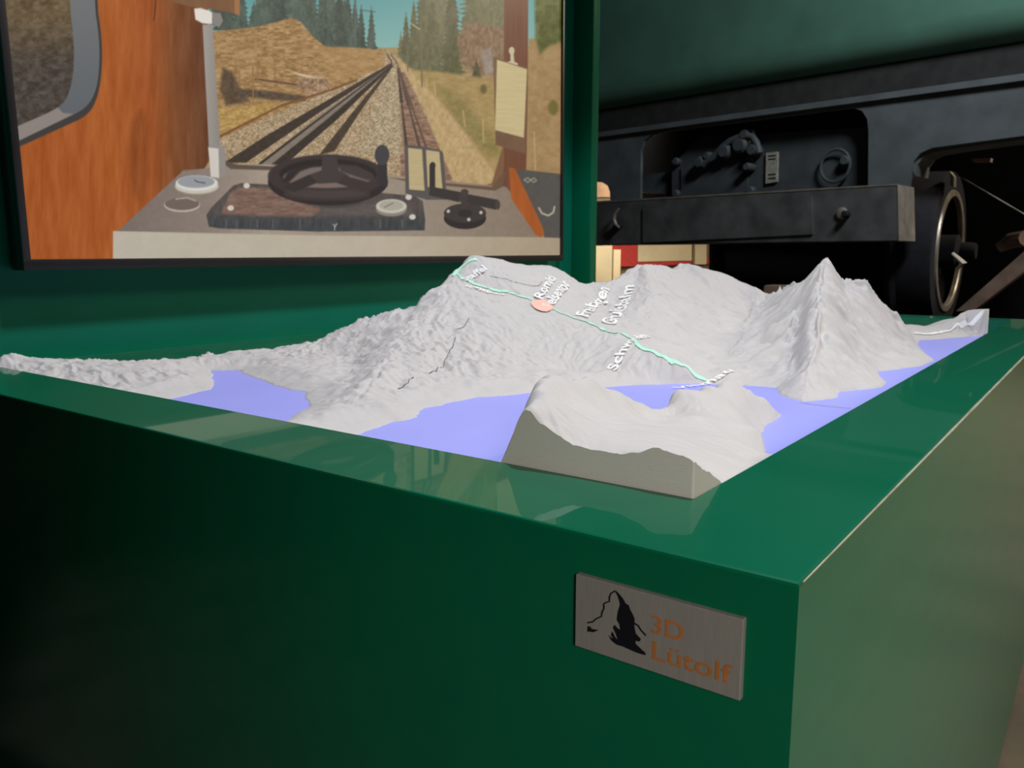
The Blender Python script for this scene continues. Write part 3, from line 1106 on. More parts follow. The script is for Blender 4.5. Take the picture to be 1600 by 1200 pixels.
for i, (c_, t_, b_, h_) in enumerate([(352, -90, 45, 26), (378, -30, 48, 18), (398, 5, 50, 14), (425, -70, 60, 26), (450, -90, 62, 24), (470, -60, 70, 20), (490, -20, 75, 20), (505, -40, 72, 16), (522, -15, 74, 18),
                                       (532, -30, 75, 18), (515, -55, 74, 18), (485, -50, 74, 22), (460, -40, 66, 26), (410, -40, 52, 22), (545, -6, 75, 16), (540, -2, 75, 16), (556, 2, 74, 14), (566, 10, 74, 11), (582, 12, 75, 10), (510, 20, 74, 20), (440, 0, 64, 30), (535, 22, 74, 16)]):
    g = 0.9 + 0.25 * random.random()
    conifer(c_, t_, b_, h_, (78 * g, 88 * g, 78 * g), 100 + i)
for i, (c_, t_, b_, h_) in enumerate([(628, 52, 90, 8), (636, 22, 98, 12), (648, 5, 104, 15), (664, -80, 112, 24), (690, -120, 116, 30), (708, -60, 120, 22), (676, -20, 118, 20), (745, -140, 70, 34), (780, -90, 75, 30), (765, -60, 70, 30)]):
    g = 0.95 + 0.25 * random.random()
    conifer(c_, t_, b_, h_, (100 * g, 97 * g, 70 * g), 150 + i)
fill([(716, 60), (728, 38), (745, 34), (770, 40), (792, 45), (792, 110), (770, 118), (745, 115), (722, 100)], (134, 108, 82), soft=3, noise=grain(26, 4, 6, 41))
fill([(752, 80), (768, 74), (776, 110), (760, 118)], (150, 135, 120), soft=3, noise=grain(20, 4, 5, 42))
conifer(712, 62, 122, 15, (92, 90, 58), 171)
conifer(746, 95, 120, 10, (84, 80, 54), 172)
# meadow right of the line
fill([(632, 108), (690, 112), (760, 122), (1000, 75), (1000, 330), (790, 300), (720, 215), (665, 150)], (163, 138, 88), soft=3, noise=grain(16, 10, 5, 51))
fill([(680, 130), (720, 150), (775, 215), (790, 245), (760, 240), (715, 195)], (140, 124, 74), soft=6, noise=grain(14, 8, 6, 52))
fill([(828, 60), (1000, 55), (1000, 330), (822, 290)], (160, 130, 88), soft=2, noise=grain(14, 10, 8, 53))
fill([(836, -60), (900, -60), (900, 62), (862, 70), (845, 84), (838, 60)], (88, 92, 42), soft=3, noise=grain(26, 9, 9, 54))
ell(866, 168, 8, 12, (110, 100, 50), soft=2.5)
ell(757, 139, 5, 7, (104, 92, 52), soft=2)
# left hill of dry grass
fill([(300, 52), (340, 48), (400, 42), (440, 32), (456, 27), (472, 34), (492, 58), (512, 74), (540, 73), (580, 76), (600, 82), (610, 96), (600, 108), (560, 124), (515, 143), (470, 160), (420, 185), (330, 230), (300, 235)],
     (160, 126, 82), noise=grain(46, 9, 3.2, 61, 4))
fill([(345, 140), (350, 105), (364, 112), (378, 138), (392, 158), (355, 165)], (92, 74, 56), soft=3, noise=grain(20, 6, 6, 62))
fill([(375, 138), (425, 142), (480, 150), (478, 158), (430, 156), (378, 150)], (88, 72, 56), soft=2, noise=grain(18, 5, 3, 63))
fill([(342, 170), (420, 160), (440, 165), (345, 212)], (176, 142, 84), soft=2, noise=grain(36, 6, 3, 64))
fill([(500, 72), (575, 76), (604, 90), (596, 105), (520, 130), (510, 100)], (165, 130, 84), soft=3, noise=grain(24, 9, 4, 65))
fill([(452, 110), (490, 119), (513, 122), (510, 127), (470, 118)], (206, 184, 156), soft=1)
line([(400, 123), (478, 134)], 3, (96, 72, 58))
for x_, a_, b_ in ((397, 102, 162), (404, 100, 128), (431, 92, 125), (376, 110, 137)):
    line([(x_, a_), (x_, b_)], 2, (140, 112, 74))
fill([(462, 122), (512, 122), (518, 140), (490, 150), (470, 140)], (150, 120, 92), soft=2, noise=grain(50, 4, 4, 66))
# verge
fill([(612, 84), (626, 90), (640, 105), (690, 160), (735, 215), (795, 300), (700, 300), (660, 200), (628, 112)], (184, 156, 110), soft=3, noise=grain(20, 4, 6, 67))
# ballast
ball = grain(46, 2.6, 1.9, 71, 2)
fill([(604, 86), (617, 86), (628, 104), (664, 170), (712, 300), (330, 300), (335, 222), (430, 178), (520, 141), (602, 103)], (166, 143, 112), noise=ball)
fill([(624, 112), (634, 112), (675, 200), (715, 295), (628, 295)], (138, 108, 88), soft=2, noise=grain(34, 8, 2.2, 72, 2))
fill([(610, 108), (622, 108), (632, 240), (560, 240)], (168, 150, 120), soft=5, noise=ball)
line([(345, 213), (440, 165), (520, 140), (560, 124)], (4, 3), (120, 82, 52))
dk = grain(10, 6, 3, 73)
fill([(613, 98), (614, 101), (500, 176), (386, 254), (352, 254), (420, 210), (500, 164)], (62, 52, 44), noise=dk)
fill([(614, 99), (614.5, 102), (520, 182), (428, 258), (404, 258), (500, 180)], (128, 116, 104), noise=dk)
fill([(614, 100), (615, 103), (530, 185), (446, 258), (424, 258), (515, 184)], (58, 49, 42), noise=dk)
line([(613, 100), (406, 257)], (1.2, 4), (54, 46, 40))
fill([(614, 101), (616, 103), (570, 166), (524, 236), (500, 242), (555, 172)], (70, 58, 46), noise=dk)
line([(606, 84), (613, 96), (614, 100)], 2.5, (96, 78, 60))
line([(612, 84), (623, 100), (625, 108)], 2, (110, 88, 70))
line([(623, 106), (629, 160), (637, 232)], (2, 5), (74, 60, 54))
line([(625, 108), (640, 165), (658, 232)], (2, 5), (88, 70, 62))
line([(625, 106), (645, 165), (668, 232)], (1.5, 4), (98, 78, 68))
# masts, wires and fence posts
line([(557, -10), (557, 72)], 2.2, (92, 100, 92))
line([(563, 15), (588, 18)], 1.6, (92, 100, 92))
line([(659, 30), (661, 136)], 2.4, (116, 106, 84))
line([(645, 37), (658, 46)], 1.6, (190, 170, 134))
line([(637, 68), (639, 112)], 1.8, (116, 106, 84))
for p in (((680, 128), (682, 149)), ((725, 172), (728, 198)), ((756, 185), (757, 222)), ((836, 205), (838, 265)), ((668, 122), (669, 140))):
    line(p, 1.8, (186, 158, 108))
# right pillar with notice board
pil = grain(8, 4, 60, 81)
fill([(791, -400), (829, -400), (826, 150), (823, 300), (770, 305), (783, 285), (788, 262)], (112, 70, 50), noise=pil)
fill([(788, 225), (788, 262), (784, 280), (772, 296), (740, 296), (770, 286)], (122, 88, 62), soft=1)
fill([(772, 88), (826, 106), (822, 240), (776, 226)], (116, 88, 66), noise=grain(8, 20, 20, 82))
fill([(778, 93), (825, 108), (820, 215), (775, 203)], (198, 180, 134), noise=grain(7, 30, 3, 83))
ell(801, 79, 4.5, 6, (196, 182, 150))
fill([(799, 82), (804, 82), (805, 96), (811, 99), (810, 102), (794, 97), (799, 95)], (196, 182, 150))
# left timber wall and window
wood = lambda a, seed: grain(a, 9, 70, seed, 4)
fill([(-80, -400), (326, -400), (326, 100), (331, 246), (300, 300), (180, 420), (-80, 420)], (160, 84, 32),
     noise=xgrad([(20, (160, 82, 30)), (180, (168, 90, 36)), (235, (158, 82, 34)), (275, (124, 72, 36)), (330, (100, 60, 36))], wood(17, 91)))
fill([(222, 170), (232, 200), (235, 270), (226, 320), (208, 300), (200, 240), (208, 190)], (140, 72, 26), soft=6, noise=wood(16, 92))
line([(246, -60), (245, 5), (242, 32)], 2, (90, 50, 24))
fill(chaikin([(-80, -400), (140, -400), (152, 0), (161, 60), (161, 110), (155, 150), (140, 180), (100, 198), (34, 228), (-80, 280)]), (62, 58, 56), soft=1)
fill(chaikin([(-80, -400), (138, -400), (148, 0), (157, 60), (157, 108), (151, 145), (135, 170), (96, 188), (32, 219), (-80, 270)]), (104, 106, 106),
     noise=ygrad((112, 114, 114), (96, 100, 104), 0, 165))
fill([(-80, 250), (32, 219), (96, 188), (116, 178), (100, 176), (92, 168), (30, 197), (-80, 240)], (140, 130, 124))
fill(chaikin([(-80, -400), (100, -400), (109, 0), (117, 60), (117, 110), (110, 145), (96, 168), (30, 196), (-80, 240)]), (82, 68, 54),
     noise=ygrad((104, 86, 60), (74, 66, 58), 20, 110, grain(30, 10, 7, 94, 4)))
# dashboard
fill([(180, 366), (232, 318), (288, 266), (335, 262), (400, 256), (460, 258), (640, 276), (792, 292), (830, 335), (852, 374), (500, 372)], (150, 136, 122),
     noise=xgrad([(190, (120, 108, 100)), (330, (138, 124, 114)), (420, (164, 150, 134)), (640, (152, 138, 122)), (850, (132, 116, 100))], grain(5, 6, 6, 101)))
fill([(178, 361), (500, 368), (880, 371), (880, 405), (178, 408)], (186, 176, 156), noise=xgrad([(180, (186, 178, 162)), (600, (186, 174, 154)), (876, (168, 150, 126))], grain(4, 14, 14, 102)))
fill([(343, 236), (352, 250), (372, 257), (430, 260), (430, 266), (362, 264), (346, 252)], (92, 78, 66))
fill([(608, 277), (700, 286), (770, 292), (788, 270), (792, 268), (786, 292), (775, 298), (640, 284)], (104, 82, 62))
# grey slope and orange cheek on the right
fill([(808, 264), (880, 272), (880, 372), (852, 371), (828, 320)], (84, 80, 76), noise=grain(5, 8, 8, 103))
fill([(797, 262), (806, 263), (826, 305), (848, 352), (852, 366), (846, 371), (838, 366), (800, 310)], (166, 88, 38), noise=wood(10, 104))
line([(820, 281), (826, 278), (831, 281), (826, 285), (820, 281)], 1.6, (150, 150, 130))
line([(831, 281), (836, 278), (840, 282), (835, 285), (831, 281)], 1.6, (150, 150, 130))
line([(843, 324), (848, 333), (858, 337), (866, 332), (868, 322)], 2.6, (178, 172, 150))
# grab post on the left
fill([(270, -40), (376, -40), (375, 22), (345, 16), (300, 10), (270, 2)], (124, 88, 58), noise=wood(8, 111))
fill([(368, -40), (377, -40), (376, 24), (368, 20)], (160, 112, 70))
fill([(305, 13), (315, 12), (328, 16), (333, 20), (333, 37), (318, 36), (307, 30)], (226, 218, 206))
fill([(333, 19), (346, 20), (350, 32), (345, 42), (334, 38)], (136, 128, 122))
fill([(318, 38), (334, 38), (346, 230), (328, 230)], (150, 143, 136), noise=xgrad([(318, (164, 156, 148)), (346, (138, 132, 126))]))
fill([(327, 229), (336, 226), (353, 229), (355, 274), (343, 279), (331, 276)], (146, 138, 132))
fill([(327, 230), (343, 232), (344, 278), (331, 276)], (206, 199, 190))
# gauges on the left
ell(309, 291, 34, 12, (196, 190, 172), soft=1.5)
ell(309, 286, 33, 12, (214, 212, 205), soft=1)
ell(308, 284, 29, 9.5, (150, 152, 156), soft=1)
line([(305, 281), (310, 284), (322, 286)], 1.4, (60, 60, 66))
ell(286, 320, 28, 11, (196, 188, 178), soft=1.2)
ell(286, 318.5, 27, 10, (112, 98, 90), soft=1)
line([(276, 311), (294, 309), (308, 314)], 1.5, (190, 180, 170))
# dark desk block
fill([(324, 336), (332, 324), (366, 290), (378, 286), (420, 288), (540, 296), (650, 306), (662, 314), (666, 344), (665, 360), (500, 362), (345, 357), (328, 354)], (70, 68, 68),
     noise=ygrad((84, 76, 72), (64, 66, 68), 325, 350, grain(14, 4, 14, 121)))
fill([(346, 334), (362, 300), (378, 292), (460, 296), (500, 310), (510, 328), (488, 338), (400, 337)], (124, 98, 86), soft=2.5, noise=grain(24, 12, 3, 122))
fill([(500, 310), (560, 318), (644, 320), (650, 336), (500, 338)], (92, 84, 80), soft=4, noise=grain(10, 12, 4, 123))
for x_ in (355, 371, 404, 428, 470, 596, 630):
    line([(x_, 343), (x_, 356)], 1.6, (100, 100, 102), soft=1.5)
line([(522, 350), (525, 354), (528, 349)], 1.4, (180, 178, 170))
line([(525, 354), (524, 360)], 1.4, (180, 178, 170))
for x_, y_ in ((387, 290), (362, 325), (640, 308), (646, 339)):
    ell(x_, y_, 5, 4.2, (206, 198, 188))
# brake wheel
ell(522, 312, 46, 12, (66, 58, 56), soft=4)
ell(514, 284, 94, 37, (46, 39, 39), soft=1)
ell(513, 275, 93, 34, (60, 51, 50), soft=1.5)
ell(513, 303, 66, 9, (72, 62, 60), soft=6)
ell(514, 272, 76, 24, (42, 35, 35), soft=2)
ell(514, 277, 70, 17, (118, 104, 97), soft=2)
ell(500, 285, 40, 7, (122, 104, 96), soft=3)
fill([(528, 256), (560, 259), (584, 272), (588, 284), (570, 280), (535, 268)], (66, 58, 56), soft=2)
fill([(442, 284), (452, 268), (480, 258), (500, 256), (470, 268), (452, 286)], (48, 40, 40), soft=2)
fill([(505, 244), (528, 245), (531, 266), (546, 274), (548, 284), (500, 287), (480, 282), (484, 273), (504, 266)], (66, 58, 56), soft=1)
fill([(442, 292), (484, 273), (498, 285), (462, 300)], (54, 46, 45), soft=1)
fill([(540, 274), (590, 288), (572, 300), (528, 286)], (60, 52, 50), soft=1)
fill([(592, 255), (606, 255), (607, 292), (593, 290)], (52, 48, 50))
ell(598.5, 242, 11.5, 16, (66, 64, 66), soft=1)
# lamp cards
fill([(634, 226), (666, 229), (692, 236), (694, 240), (700, 312), (668, 312), (635, 302)], (88, 82, 80))
fill([(639, 231), (661, 233), (665, 298), (641, 296)], (186, 168, 126), noise=grain(6, 20, 3, 131))
fill([(667, 234), (688, 237), (693, 296), (670, 292)], (186, 168, 126), noise=grain(6, 20, 3, 132))
# lever
ell(728, 341, 33, 17, (48, 42, 41))
ell(728, 333, 33, 15, (62, 56, 54))
line([(677, 258), (677, 297)], 9, (54, 48, 47))
ell(677.5, 258, 4.5, 5, (54, 48, 47))
line([(673, 298), (720, 308), (778, 320)], (14, 16), (58, 52, 50))
ell(779, 320, 4, 7.5, (70, 64, 60))
line([(727, 300), (728, 336)], 11, (66, 58, 55))
ell(727.5, 300, 6, 5, (72, 60, 56))
ell(728, 333, 11, 6, (50, 44, 43))
for x_, y_ in ((702, 330), (753, 332), (734, 343)):
    ell(x_, y_, 2.6, 2.6, (196, 184, 172))
# gauge on the block
ell(613, 327, 24, 11, (140, 132, 120), soft=1)
ell(613, 322, 24, 11, (196, 190, 176), soft=1)
ell(613, 321, 19, 8, (170, 164, 150), soft=1)
line([(602, 324), (616, 317)], 1.4, (110, 106, 98))

Vs = np.stack([QX.ravel(), np.full(QX.size, 0.003), QZ.ravel()], 1)
R3 = np.array(MT)[:3, :3]
Vs = Vs @ R3.T + np.array(MT)[:3, 3][None]
me, q = grid_mesh('screen', Vs, SX, SY)
finish(me, q, False)
ca = me.color_attributes.new('picture', 'FLOAT_COLOR', 'POINT')
cols = np.ones((len(Vs), 4), np.float32)
cols[:, :3] = lin(IMG)
ca.data.foreach_set('color', cols.ravel())
m = bpy.data.materials.new('television_picture')
m.use_nodes = True
nt = m.node_tree
b = nt.nodes['Principled BSDF']
b.inputs['Base Color'].default_value = (0.01, 0.01, 0.01, 1)
b.inputs['Roughness'].default_value = 0.35
b.inputs['Specular IOR Level'].default_value = 0.2
at = nt.nodes.new('ShaderNodeAttribute')
at.attribute_name = 'picture'
nt.links.new(at.outputs['Color'], b.inputs['Emission Color'])
b.inputs['Emission Strength'].default_value = 0.93
scr = link('screen', me, m, tv)
scr['label'] = 'lit screen picture of a cab with brake wheel and railway track'


# ------------------------------------------------------------------ old rail vehicle on the right
AZ = lambda d: FW * math.cos(math.radians(d)) + RT * math.sin(math.radians(d))
WA, WB = AZ(135.0), AZ(45.0)           # along the vehicle's front towards the viewer's right / into the depth
WP = CAM + AZ(19.87) * (5.5 / math.cos(math.radians(19.87)))


def hw(px, py, off=0.0):
    return hit_plane(px, py, WP + WB * off, WB)


def vy(y1260, x):                      # level line of the vehicle that passes (1260, y1260)
    return 402 - (402 - y1260) * (x + 480) / 1740.0


M_LOCO = material('dark_green_coachwork', (0.035, 0.085, 0.062), 0.5, spec=0.35, noise=0.15, nscale=3)
M_SILL = material('dark_brown_sill', (0.011, 0.0105, 0.010), 0.7, spec=0.2, noise=0.3, nscale=12)  # one even dark brown for the recessed plate
M_FRAME = material('grey_frame_paint', (0.040, 0.046, 0.049), 0.55, noise=0.22, nscale=6, bump=0.1, bscale=40)
M_GEAR = material('dark_casting_paint', (0.022, 0.026, 0.028), 0.68, spec=0.3, noise=0.2, nscale=9, bump=0.15, bscale=60)
M_BEAM = material('worn_dark_timber', (0.030, 0.031, 0.031), 0.65, noise=0.45, nscale=7, stretch=(1, 1, 1), bump=0.3, bscale=30)
M_BEAMEND = material('bare_end_grain', (0.13, 0.105, 0.08), 0.75, noise=0.3, nscale=14)
M_BLACK = material('black_underframe', (0.008, 0.008, 0.010), 0.85, spec=0.1, noise=0.2)
M_STEEL = material('worn_steel', (0.23, 0.20, 0.165), 0.42, metal=0.7, noise=0.3, nscale=12)
M_RUST = material('rusty_brown_steel', (0.10, 0.06, 0.042), 0.7, noise=0.35, nscale=10)
M_BRASS = material('dull_number_plate', (0.15, 0.14, 0.115), 0.5, noise=0.3, nscale=25)

wag = thing('rail_vehicle', tuple(WP[:2]) + (0.0,), 'old dark green rail vehicle with grey frame, buffer beam and wheel', 'rail vehicle')


def ext(name, pts, off, depth, mat, parent=wag, bevel=0.0):
    """outline given in pixels on the vehicle's plane, at a depth, with real thickness"""
    mb = MB()
    mb.prism([hw(x, y, off) for x, y in pts], WB * depth)
    if bevel:
        bmesh.ops.bevel(mb.bm, geom=list(mb.bm.edges), offset=bevel, segments=2, affect='EDGES')
    return mb.build(name, mat, parent)


zG, zS1, zS2 = hw(1260, 94)[2], hw(1260, 163)[2], hw(1260, 172)[2]
aL, aR = np.dot(hw(860, 300) - WP, WA), np.dot(hw(1730, 300) - WP, WA)


def wpt(a, off, z):
    p = WP + WA * a + WB * off
    return (p[0], p[1], z)


# curved coachwork: profile swept along the front
prof = [(0.0, zG + 1.6), (0.0, zG + 0.10), (0.012, zG + 0.03), (0.045, zG - 0.03), (0.10, zG - 0.07), (0.17, zG - 0.085)]
prof += [(o_ + 0.02 if i else 0.30, z_) for i, (o_, z_) in enumerate([(0.30, zG - 0.085), (0.30, zG + 1.6)])]
MB().prism([wpt(aL, o_, z_) for o_, z_ in prof], WA * (aR - aL)).build('coachwork', M_LOCO, wag, smooth=True, sharp=40)
MB().prism([wpt(aL, o_, z_) for o_, z_ in [(0.12, zG - 0.085), (0.16, zG - 0.085), (0.16, zS1), (0.12, zS1)]], WA * (aR - aL)).build('sill', M_SILL, wag)
MB().prism([wpt(aL, o_, z_) for o_, z_ in [(-0.03, zS1), (0.16, zS1 + 0.012), (0.16, zS2), (-0.03, zS2)]], WA * (aR - aL)).build('ledge_strip', M_FRAME, wag)
rv = None
k = 0
for r_ in range(2):
    a_ = aL + 0.25 + 0.11 * r_
    while a_ < aR - 0.4:
        p = wpt(a_, 0.12, zG - 0.14 - 0.055 * r_)
        if rv is None:
            mb = MB()
            mb.lathe([(0.0, 0.008), (0.007, 0.006), (0.011, 0.0)], (0, 0, 0), tuple(-WB), 8)
            rv = mb.build('rivet', M_FRAME, wag, smooth=True)
            rv.location = p
        else:
            c_ = rv.copy()
            COL.objects.link(c_)
            c_.parent = wag
            c_.location = p
        a_ += 0.22
notch = [(1356, 335), (1357, 205), (1355, 186), (1347, 173), (1330, 168), (1042, 205), (1018, 210), (1006, 220), (1001, 236), (1000, 350)]
ext('frame_plate', [(860, vy(172, 860)), (1730, vy(172, 1730)), (1730, 196), (1600, 212), (1500, 225), (1456, 231), (1438, 239), (1427, 253), (1423, 270), (1420, 300), (1420, 330)] + notch +
    [(955, 350), (954, 325), (953, 300), (949, 290), (941, 285), (930, 284), (860, 290)], 0.0, 0.03, M_FRAME)
ext('arch_lining', [(1424, 262), (1428, 253), (1438, 239), (1456, 231), (1500, 225), (1600, 212), (1730, 196), (1730, 202), (1600, 218), (1500, 231), (1458, 238), (1442, 246), (1433, 258), (1431, 275)], 0.03, 0.22, M_FRAME)
ext('gear_case', [(1050, 335), (1050, 250), (1061, 247), (1072, 236), (1084, 223), (1098, 214), (1112, 211), (1184, 210), (1385, 196), (1385, 335)], 0.14, 0.5, M_GEAR)
ext('gear_case_shelf', [(985, 300), (985, 274), (1052, 268), (1052, 335), (1042, 335), (1042, 304), (1020, 300)], 0.2, 0.3, M_GEAR)
ext('case_backing', [(966, 330), (966, 160), (1420, 120), (1420, 330)], 0.7, 0.05, M_BLACK)  # black sheet added to keep the depth of the notch dark
hatch = ext('hatch_door', [(1064, 312), (1064, 262), (1084, 254), (1110, 250), (1168, 246), (1168, 308)], 0.125, 0.02, M_GEAR)


def knob(px, py, off, r, h_, name, mat, parent):
    mb = MB()
    mb.lathe([(0, h_), (r * 0.7, h_), (r, h_ * 0.75), (r, 0)], tuple(hw(px, py, off)), tuple(-WB), 16)
    return mb.build(name, mat, parent, smooth=True)


for p in ((1060, 253), (1174, 250), (1060, 303), (1176, 298)):
    knob(*p, 0.135, 0.03, 0.05, 'hinge', M_GEAR, hatch)
knob(1080, 277, 0.125, 0.012, 0.02, 'bolt', M_GEAR, hatch)
mb = MB()
arc = [(1098, 258), (1106, 250), (1115, 246), (1122, 238), (1130, 229), (1142, 220), (1154, 215), (1166, 212), (1176, 214), (1182, 224), (1186, 240)]
mb.tube([hw(x, y, 0.06) for x, y in arc], 0.026, 10).build('curved_handle', M_GEAR, wag, smooth=True)
for p, r_ in (((1102, 255), .045), ((1114, 245), .03), ((1140, 238), .055), ((1164, 228), .06), ((1172, 212), .04), ((1184, 236), .045), ((1176, 262), .03)):
    knob(*p, 0.13, r_, 0.10, 'fitting', M_GEAR, wag)
npl = ext('number_plate', [(1197, 239), (1215, 237), (1214, 284), (1196, 287)], 0.12, 0.02, M_BRASS)
for y_ in (243, 248, 272, 278):
    ext('engraved_line', [(1200, y_), (1212, y_ - 1.2), (1212, y_ + 1), (1200, y_ + 2.2)], 0.118, 0.004, M_BLACK, npl)
mb = MB()
c0 = Vector(hw(1305, 259, 0.10))
mb.tube([c0 + Vector(WA) * (0.098 * math.cos(t)) + Vector((0, 0, 1)) * (0.105 * math.sin(t)) for t in np.linspace(0, 2 * math.pi, 33)[:-1]], 0.010, 8, closed=True)
ringh = mb.build('ring_handle', M_GEAR, wag, smooth=True)
knob(1324, 252, 0.14, 0.035, 0.06, 'bracket', M_GEAR, ringh)
# buffer beam
ext('buffer_beam', [(862, vy(296, 862) - 1), (1401, 288), (1404, 377), (862, vy(367, 862) + 9)], -0.24, 0.27, M_BEAM, bevel=0.006)
e0, e1 = hw(1402, 288.5, -0.238), hw(1404, 376, -0.238)
mb = MB()
mb.prism([e0, e1, e1 + WB * 0.265, e0 + WB * 0.265], WA * 0.004)
mb.build('beam_end', M_BEAMEND, wag)
ext('beam_top_edge', [(862, vy(296, 862) - 2), (1401, 287), (1401, 289.5), (862, vy(296, 862) + 1)], -0.243, 0.05, M_STEEL)
ext('beam_facing', [(1004, 325), (1268, 306), (1270, 366), (1004, 379)], -0.252, 0.012, M_BEAM)
bh = knob(1316, 333, -0.24, 0.035, 0.02, 'bolt_washer', M_STEEL, wag)
knob(1324, 335, -0.24, 0.022, 0.06, 'bolt', M_BLACK, bh)
bh = knob(968, 352, -0.24, 0.032, 0.05, 'bolt', M_BLACK, wag)
mb = MB()
mb.tube([hw(x, y, -0.30) for x, y in ((967, 326), (961, 333), (959, 343), (962, 351), (968, 356))], [0.008, 0.014, 0.016, 0.014, 0.008], 8).build('hook', M_STEEL, wag, smooth=True)
# dark works under the beam
ext('underframe', [(1108, 380), (1420, 370), (1420, 480), (1108, 480)], 0.35, 1.2, M_BLACK)
mb = MB()
mb.tube([hw(1122, 384, 0.2), hw(1122, 470, 0.2)], 0.05, 12).build('brake_pipe', M_BLACK, wag, smooth=True)
# spoked wheel
wc = hw(1483, 393, 0.62)
dist = np.linalg.norm((wc - CAM)[:2])
Rr_ = 93.0 / F * dist * 0.88
WN = AZ(129.4)                         # wheel axle
Rt = Rr_ * 1.30
wheel = MB()
wheel.lathe([(Rr_ * 0.98, 0.0), (Rt * 0.98, 0.0), (Rt, -0.02), (Rt * 1.01, -0.20), (Rt * 1.06, -0.23), (Rt * 1.06, -0.26), (Rr_ * 0.98, -0.26), (Rr_ * 0.98, 0.0)], tuple(wc), tuple(WN), 64)
wheel = wheel.build('wheel', M_BLACK, wag, smooth=True)
mb = MB()
mb.lathe([(Rr_ * 0.89, 0.004), (Rr_ * 0.90, 0.012), (Rr_ * 0.99, 0.012), (Rr_ * 1.0, 0.0), (Rr_ * 1.0, -0.02), (Rr_ * 0.89, -0.02), (Rr_ * 0.89, 0.004)], tuple(wc), tuple(WN), 64)
mb.build('rim_ring', M_STEEL, wheel, smooth=True)
mb = MB()
mb.lathe([(0, 0.16), (0.05, 0.16), (0.06, 0.13), (0.06, 0.07), (0.11, 0.05), (0.11, -0.24), (0, -0.24)], tuple(wc), tuple(WN), 24)
mb.build('hub', M_BLACK, wheel, smooth=True)
for k in range(10):
    t = 2 * math.pi * k / 10 + 0.2
    d_ = AZ(39.4) * math.cos(t) + np.array([0, 0, 1.0]) * math.sin(t)
    mb = MB()
    mb.tube([wc + d_ * 0.09 - WN * 0.1, wc + d_ * Rr_ * 0.98 - WN * 0.13], [0.028, 0.02], 8).build('spoke', M_BLACK, wheel, smooth=True)
mb = MB()
mb.tube([hw(1488, 396, 0.45), hw(1506, 412, 0.45), hw(1495, 420, 0.45)], [0.012, 0.02, 0.01], 8).build('axle_clip', M_STEEL, wheel, smooth=True)
# rigging on the right
mb = MB()
mb.tube([hw(1493, 272, 0.3), hw(1620, 346, 0.1)], 0.004, 6).build('brake_cable', M_STEEL, wag)
ext('brake_lever', [(1494, 486), (1520, 486), (1608, 418), (1608, 386)], 0.25, 0.08, M_RUST)
mb = MB()
mb.tube([hw(1560, 388, 0.6), hw(1580, 376, 0.6), hw(1604, 372, 0.5)], [0.03, 0.05, 0.05], 10).build('spring_hanger', M_RUST, wag, smooth=True)
ext('bracket', [(1517, 248), (1548, 247), (1547, 253), (1520, 253)], 0.3, 0.05, M_RUST)
ext('bracket', [(1484, 268), (1490, 276), (1490, 292), (1485, 290)], 0.3, 0.05, M_STEEL)
ext('arch_backing', [(1410, 150), (1700, 130), (1700, 505), (1480, 505)], 1.3, 0.1, M_BLACK)  # dark sheet added behind the wheel arch so the view through stays black
# plinth and rails the vehicle stands on
zr = float(wc[2] - Rt - 0.005)
o = MB()
aP = float(np.dot(hw(1115, 400) - WP, WA))
o.prism([wpt(aP, -0.6, 0), wpt(aR, -0.6, 0), wpt(aR, 2.6, 0), wpt(aP, 2.6, 0)], (0, 0, zr - 0.10))
o = o.build('track_plinth', M_BLACK)
tag(o, 'dark raised plinth under the old rail vehicle', 'plinth')
a_w = float(np.dot(wc - WP, WA)) - 0.12
o = MB()
o.prism([wpt(a_w - 0.03, -0.5, zr - 0.10), wpt(a_w + 0.03, -0.5, zr - 0.10), wpt(a_w + 0.03, -0.5, zr), wpt(a_w - 0.03, -0.5, zr)], WB * 3.0)
tag(o.build('rail', M_RUST), 'rusty steel rail on the plinth below the wheel', 'rail')

# ------------------------------------------------------------------ things seen through the gap behind
M_CREAM = material('cream_paint', (0.62, 0.52, 0.34), 0.6, noise=0.08, nscale=5)
M_RED = material('red_paint', (0.45, 0.03, 0.025), 0.5, noise=0.1)
M_WOODB = material('brown_beam_timber', (0.20, 0.12, 0.07), 0.7, noise=0.25, nscale=8)
BP = CAM + AZ(7.5) * 8.2
BN = AZ(-20.0)
BR = AZ(70.0)


def hb(px, py, off=0.0):
    return hit_plane(px, py, BP + BN * off, BN)


def extb(name, pts, off, depth, mat, parent):
    mb = MB()
    mb.prism([hb(x, y, off) for x, y in pts], BN * depth)
    return mb.build(name, mat, parent)


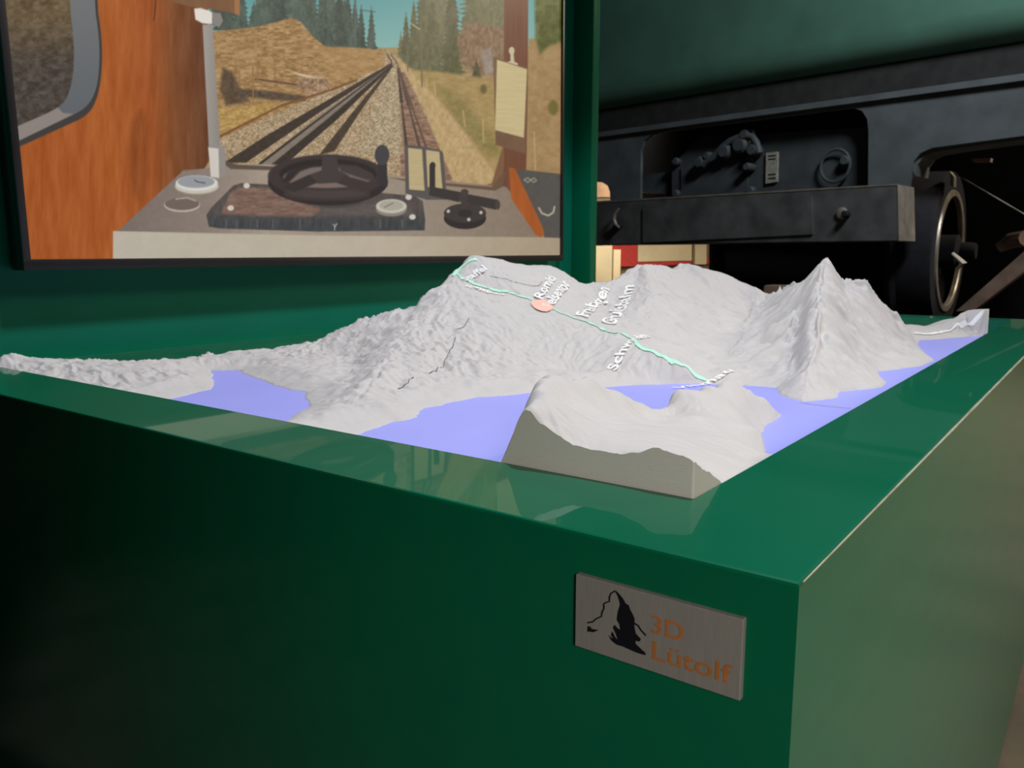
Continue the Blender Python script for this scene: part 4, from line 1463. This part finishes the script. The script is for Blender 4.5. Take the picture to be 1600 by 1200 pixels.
def floor_post(name, px0, px1, ytop, off, depth, mat, parent):
    p0, p1 = hb(px0, ytop, off), hb(px1, ytop, off)
    zt_ = p0[2]
    mb = MB()
    mb.prism([(p0[0], p0[1], 0), (p1[0], p1[1], 0), (p1[0], p1[1], zt_), (p0[0], p0[1], zt_)], BN * depth)
    return mb.build(name, mat, parent)


pc = hb(945, 400)
post = thing('cream_post', (pc[0], pc[1], 0), 'cream painted post standing behind the green display wall', 'post')
floor_post('shaft', 915, 958, 308, 0, 0.25, M_CREAM, post)
floor_post('side_strip', 959, 970, 390, 0.06, 0.18, M_CREAM, post)
extb('timber_cap', [(900, 284), (945, 284), (954, 296), (955, 308), (900, 308)], -0.02, 0.3, M_WOODB, post)
pc = hb(1040, 400, 1.2)
car = thing('red_white_railcar', (pc[0], pc[1], 0), 'red and white coach side seen under the buffer beam', 'railcar')
p0, p1 = hb(900, 330, 1.25), hb(1110, 330, 1.25)
mb = MB()
mb.prism([(p0[0], p0[1], 0), (p1[0], p1[1], 0), (p1[0], p1[1], p1[2]), (p0[0], p0[1], p0[2])], BN * 0.5)
mb.build('body', M_WOODB, car)
extb('cream_panel', [(997, 360), (1081, 360), (1081, 407), (997, 409)], 1.2, 0.05, M_CREAM, car)
extb('red_panel', [(940, 360), (996, 360), (996, 416), (940, 417)], 1.2, 0.05, M_RED, car)
extb('red_stripe', [(996.5, 410), (1081, 408), (1081, 413), (996.5, 416)], 1.2, 0.05, M_RED, car)
extb('door_panel', [(1086, 360), (1104, 360), (1104, 413), (1086, 413)], 1.2, 0.05, M_CREAM, car)
extb('red_panel', [(1104.5, 403), (1112, 403), (1112, 412), (1104.5, 412)], 1.2, 0.05, M_RED, car)
tp = hw(1214, 449, -0.5)
MB().box((tp[0] - 0.08, tp[1] - 0.06, zr - 0.10), (tp[0] + 0.08, tp[1] + 0.06, tp[2] + 0.015), 0.012).build('timber_chock', M_RUST, None, smooth=True)
tag(bpy.data.objects['timber_chock'], 'small brown timber chock in front of the dark underframe', 'chock')
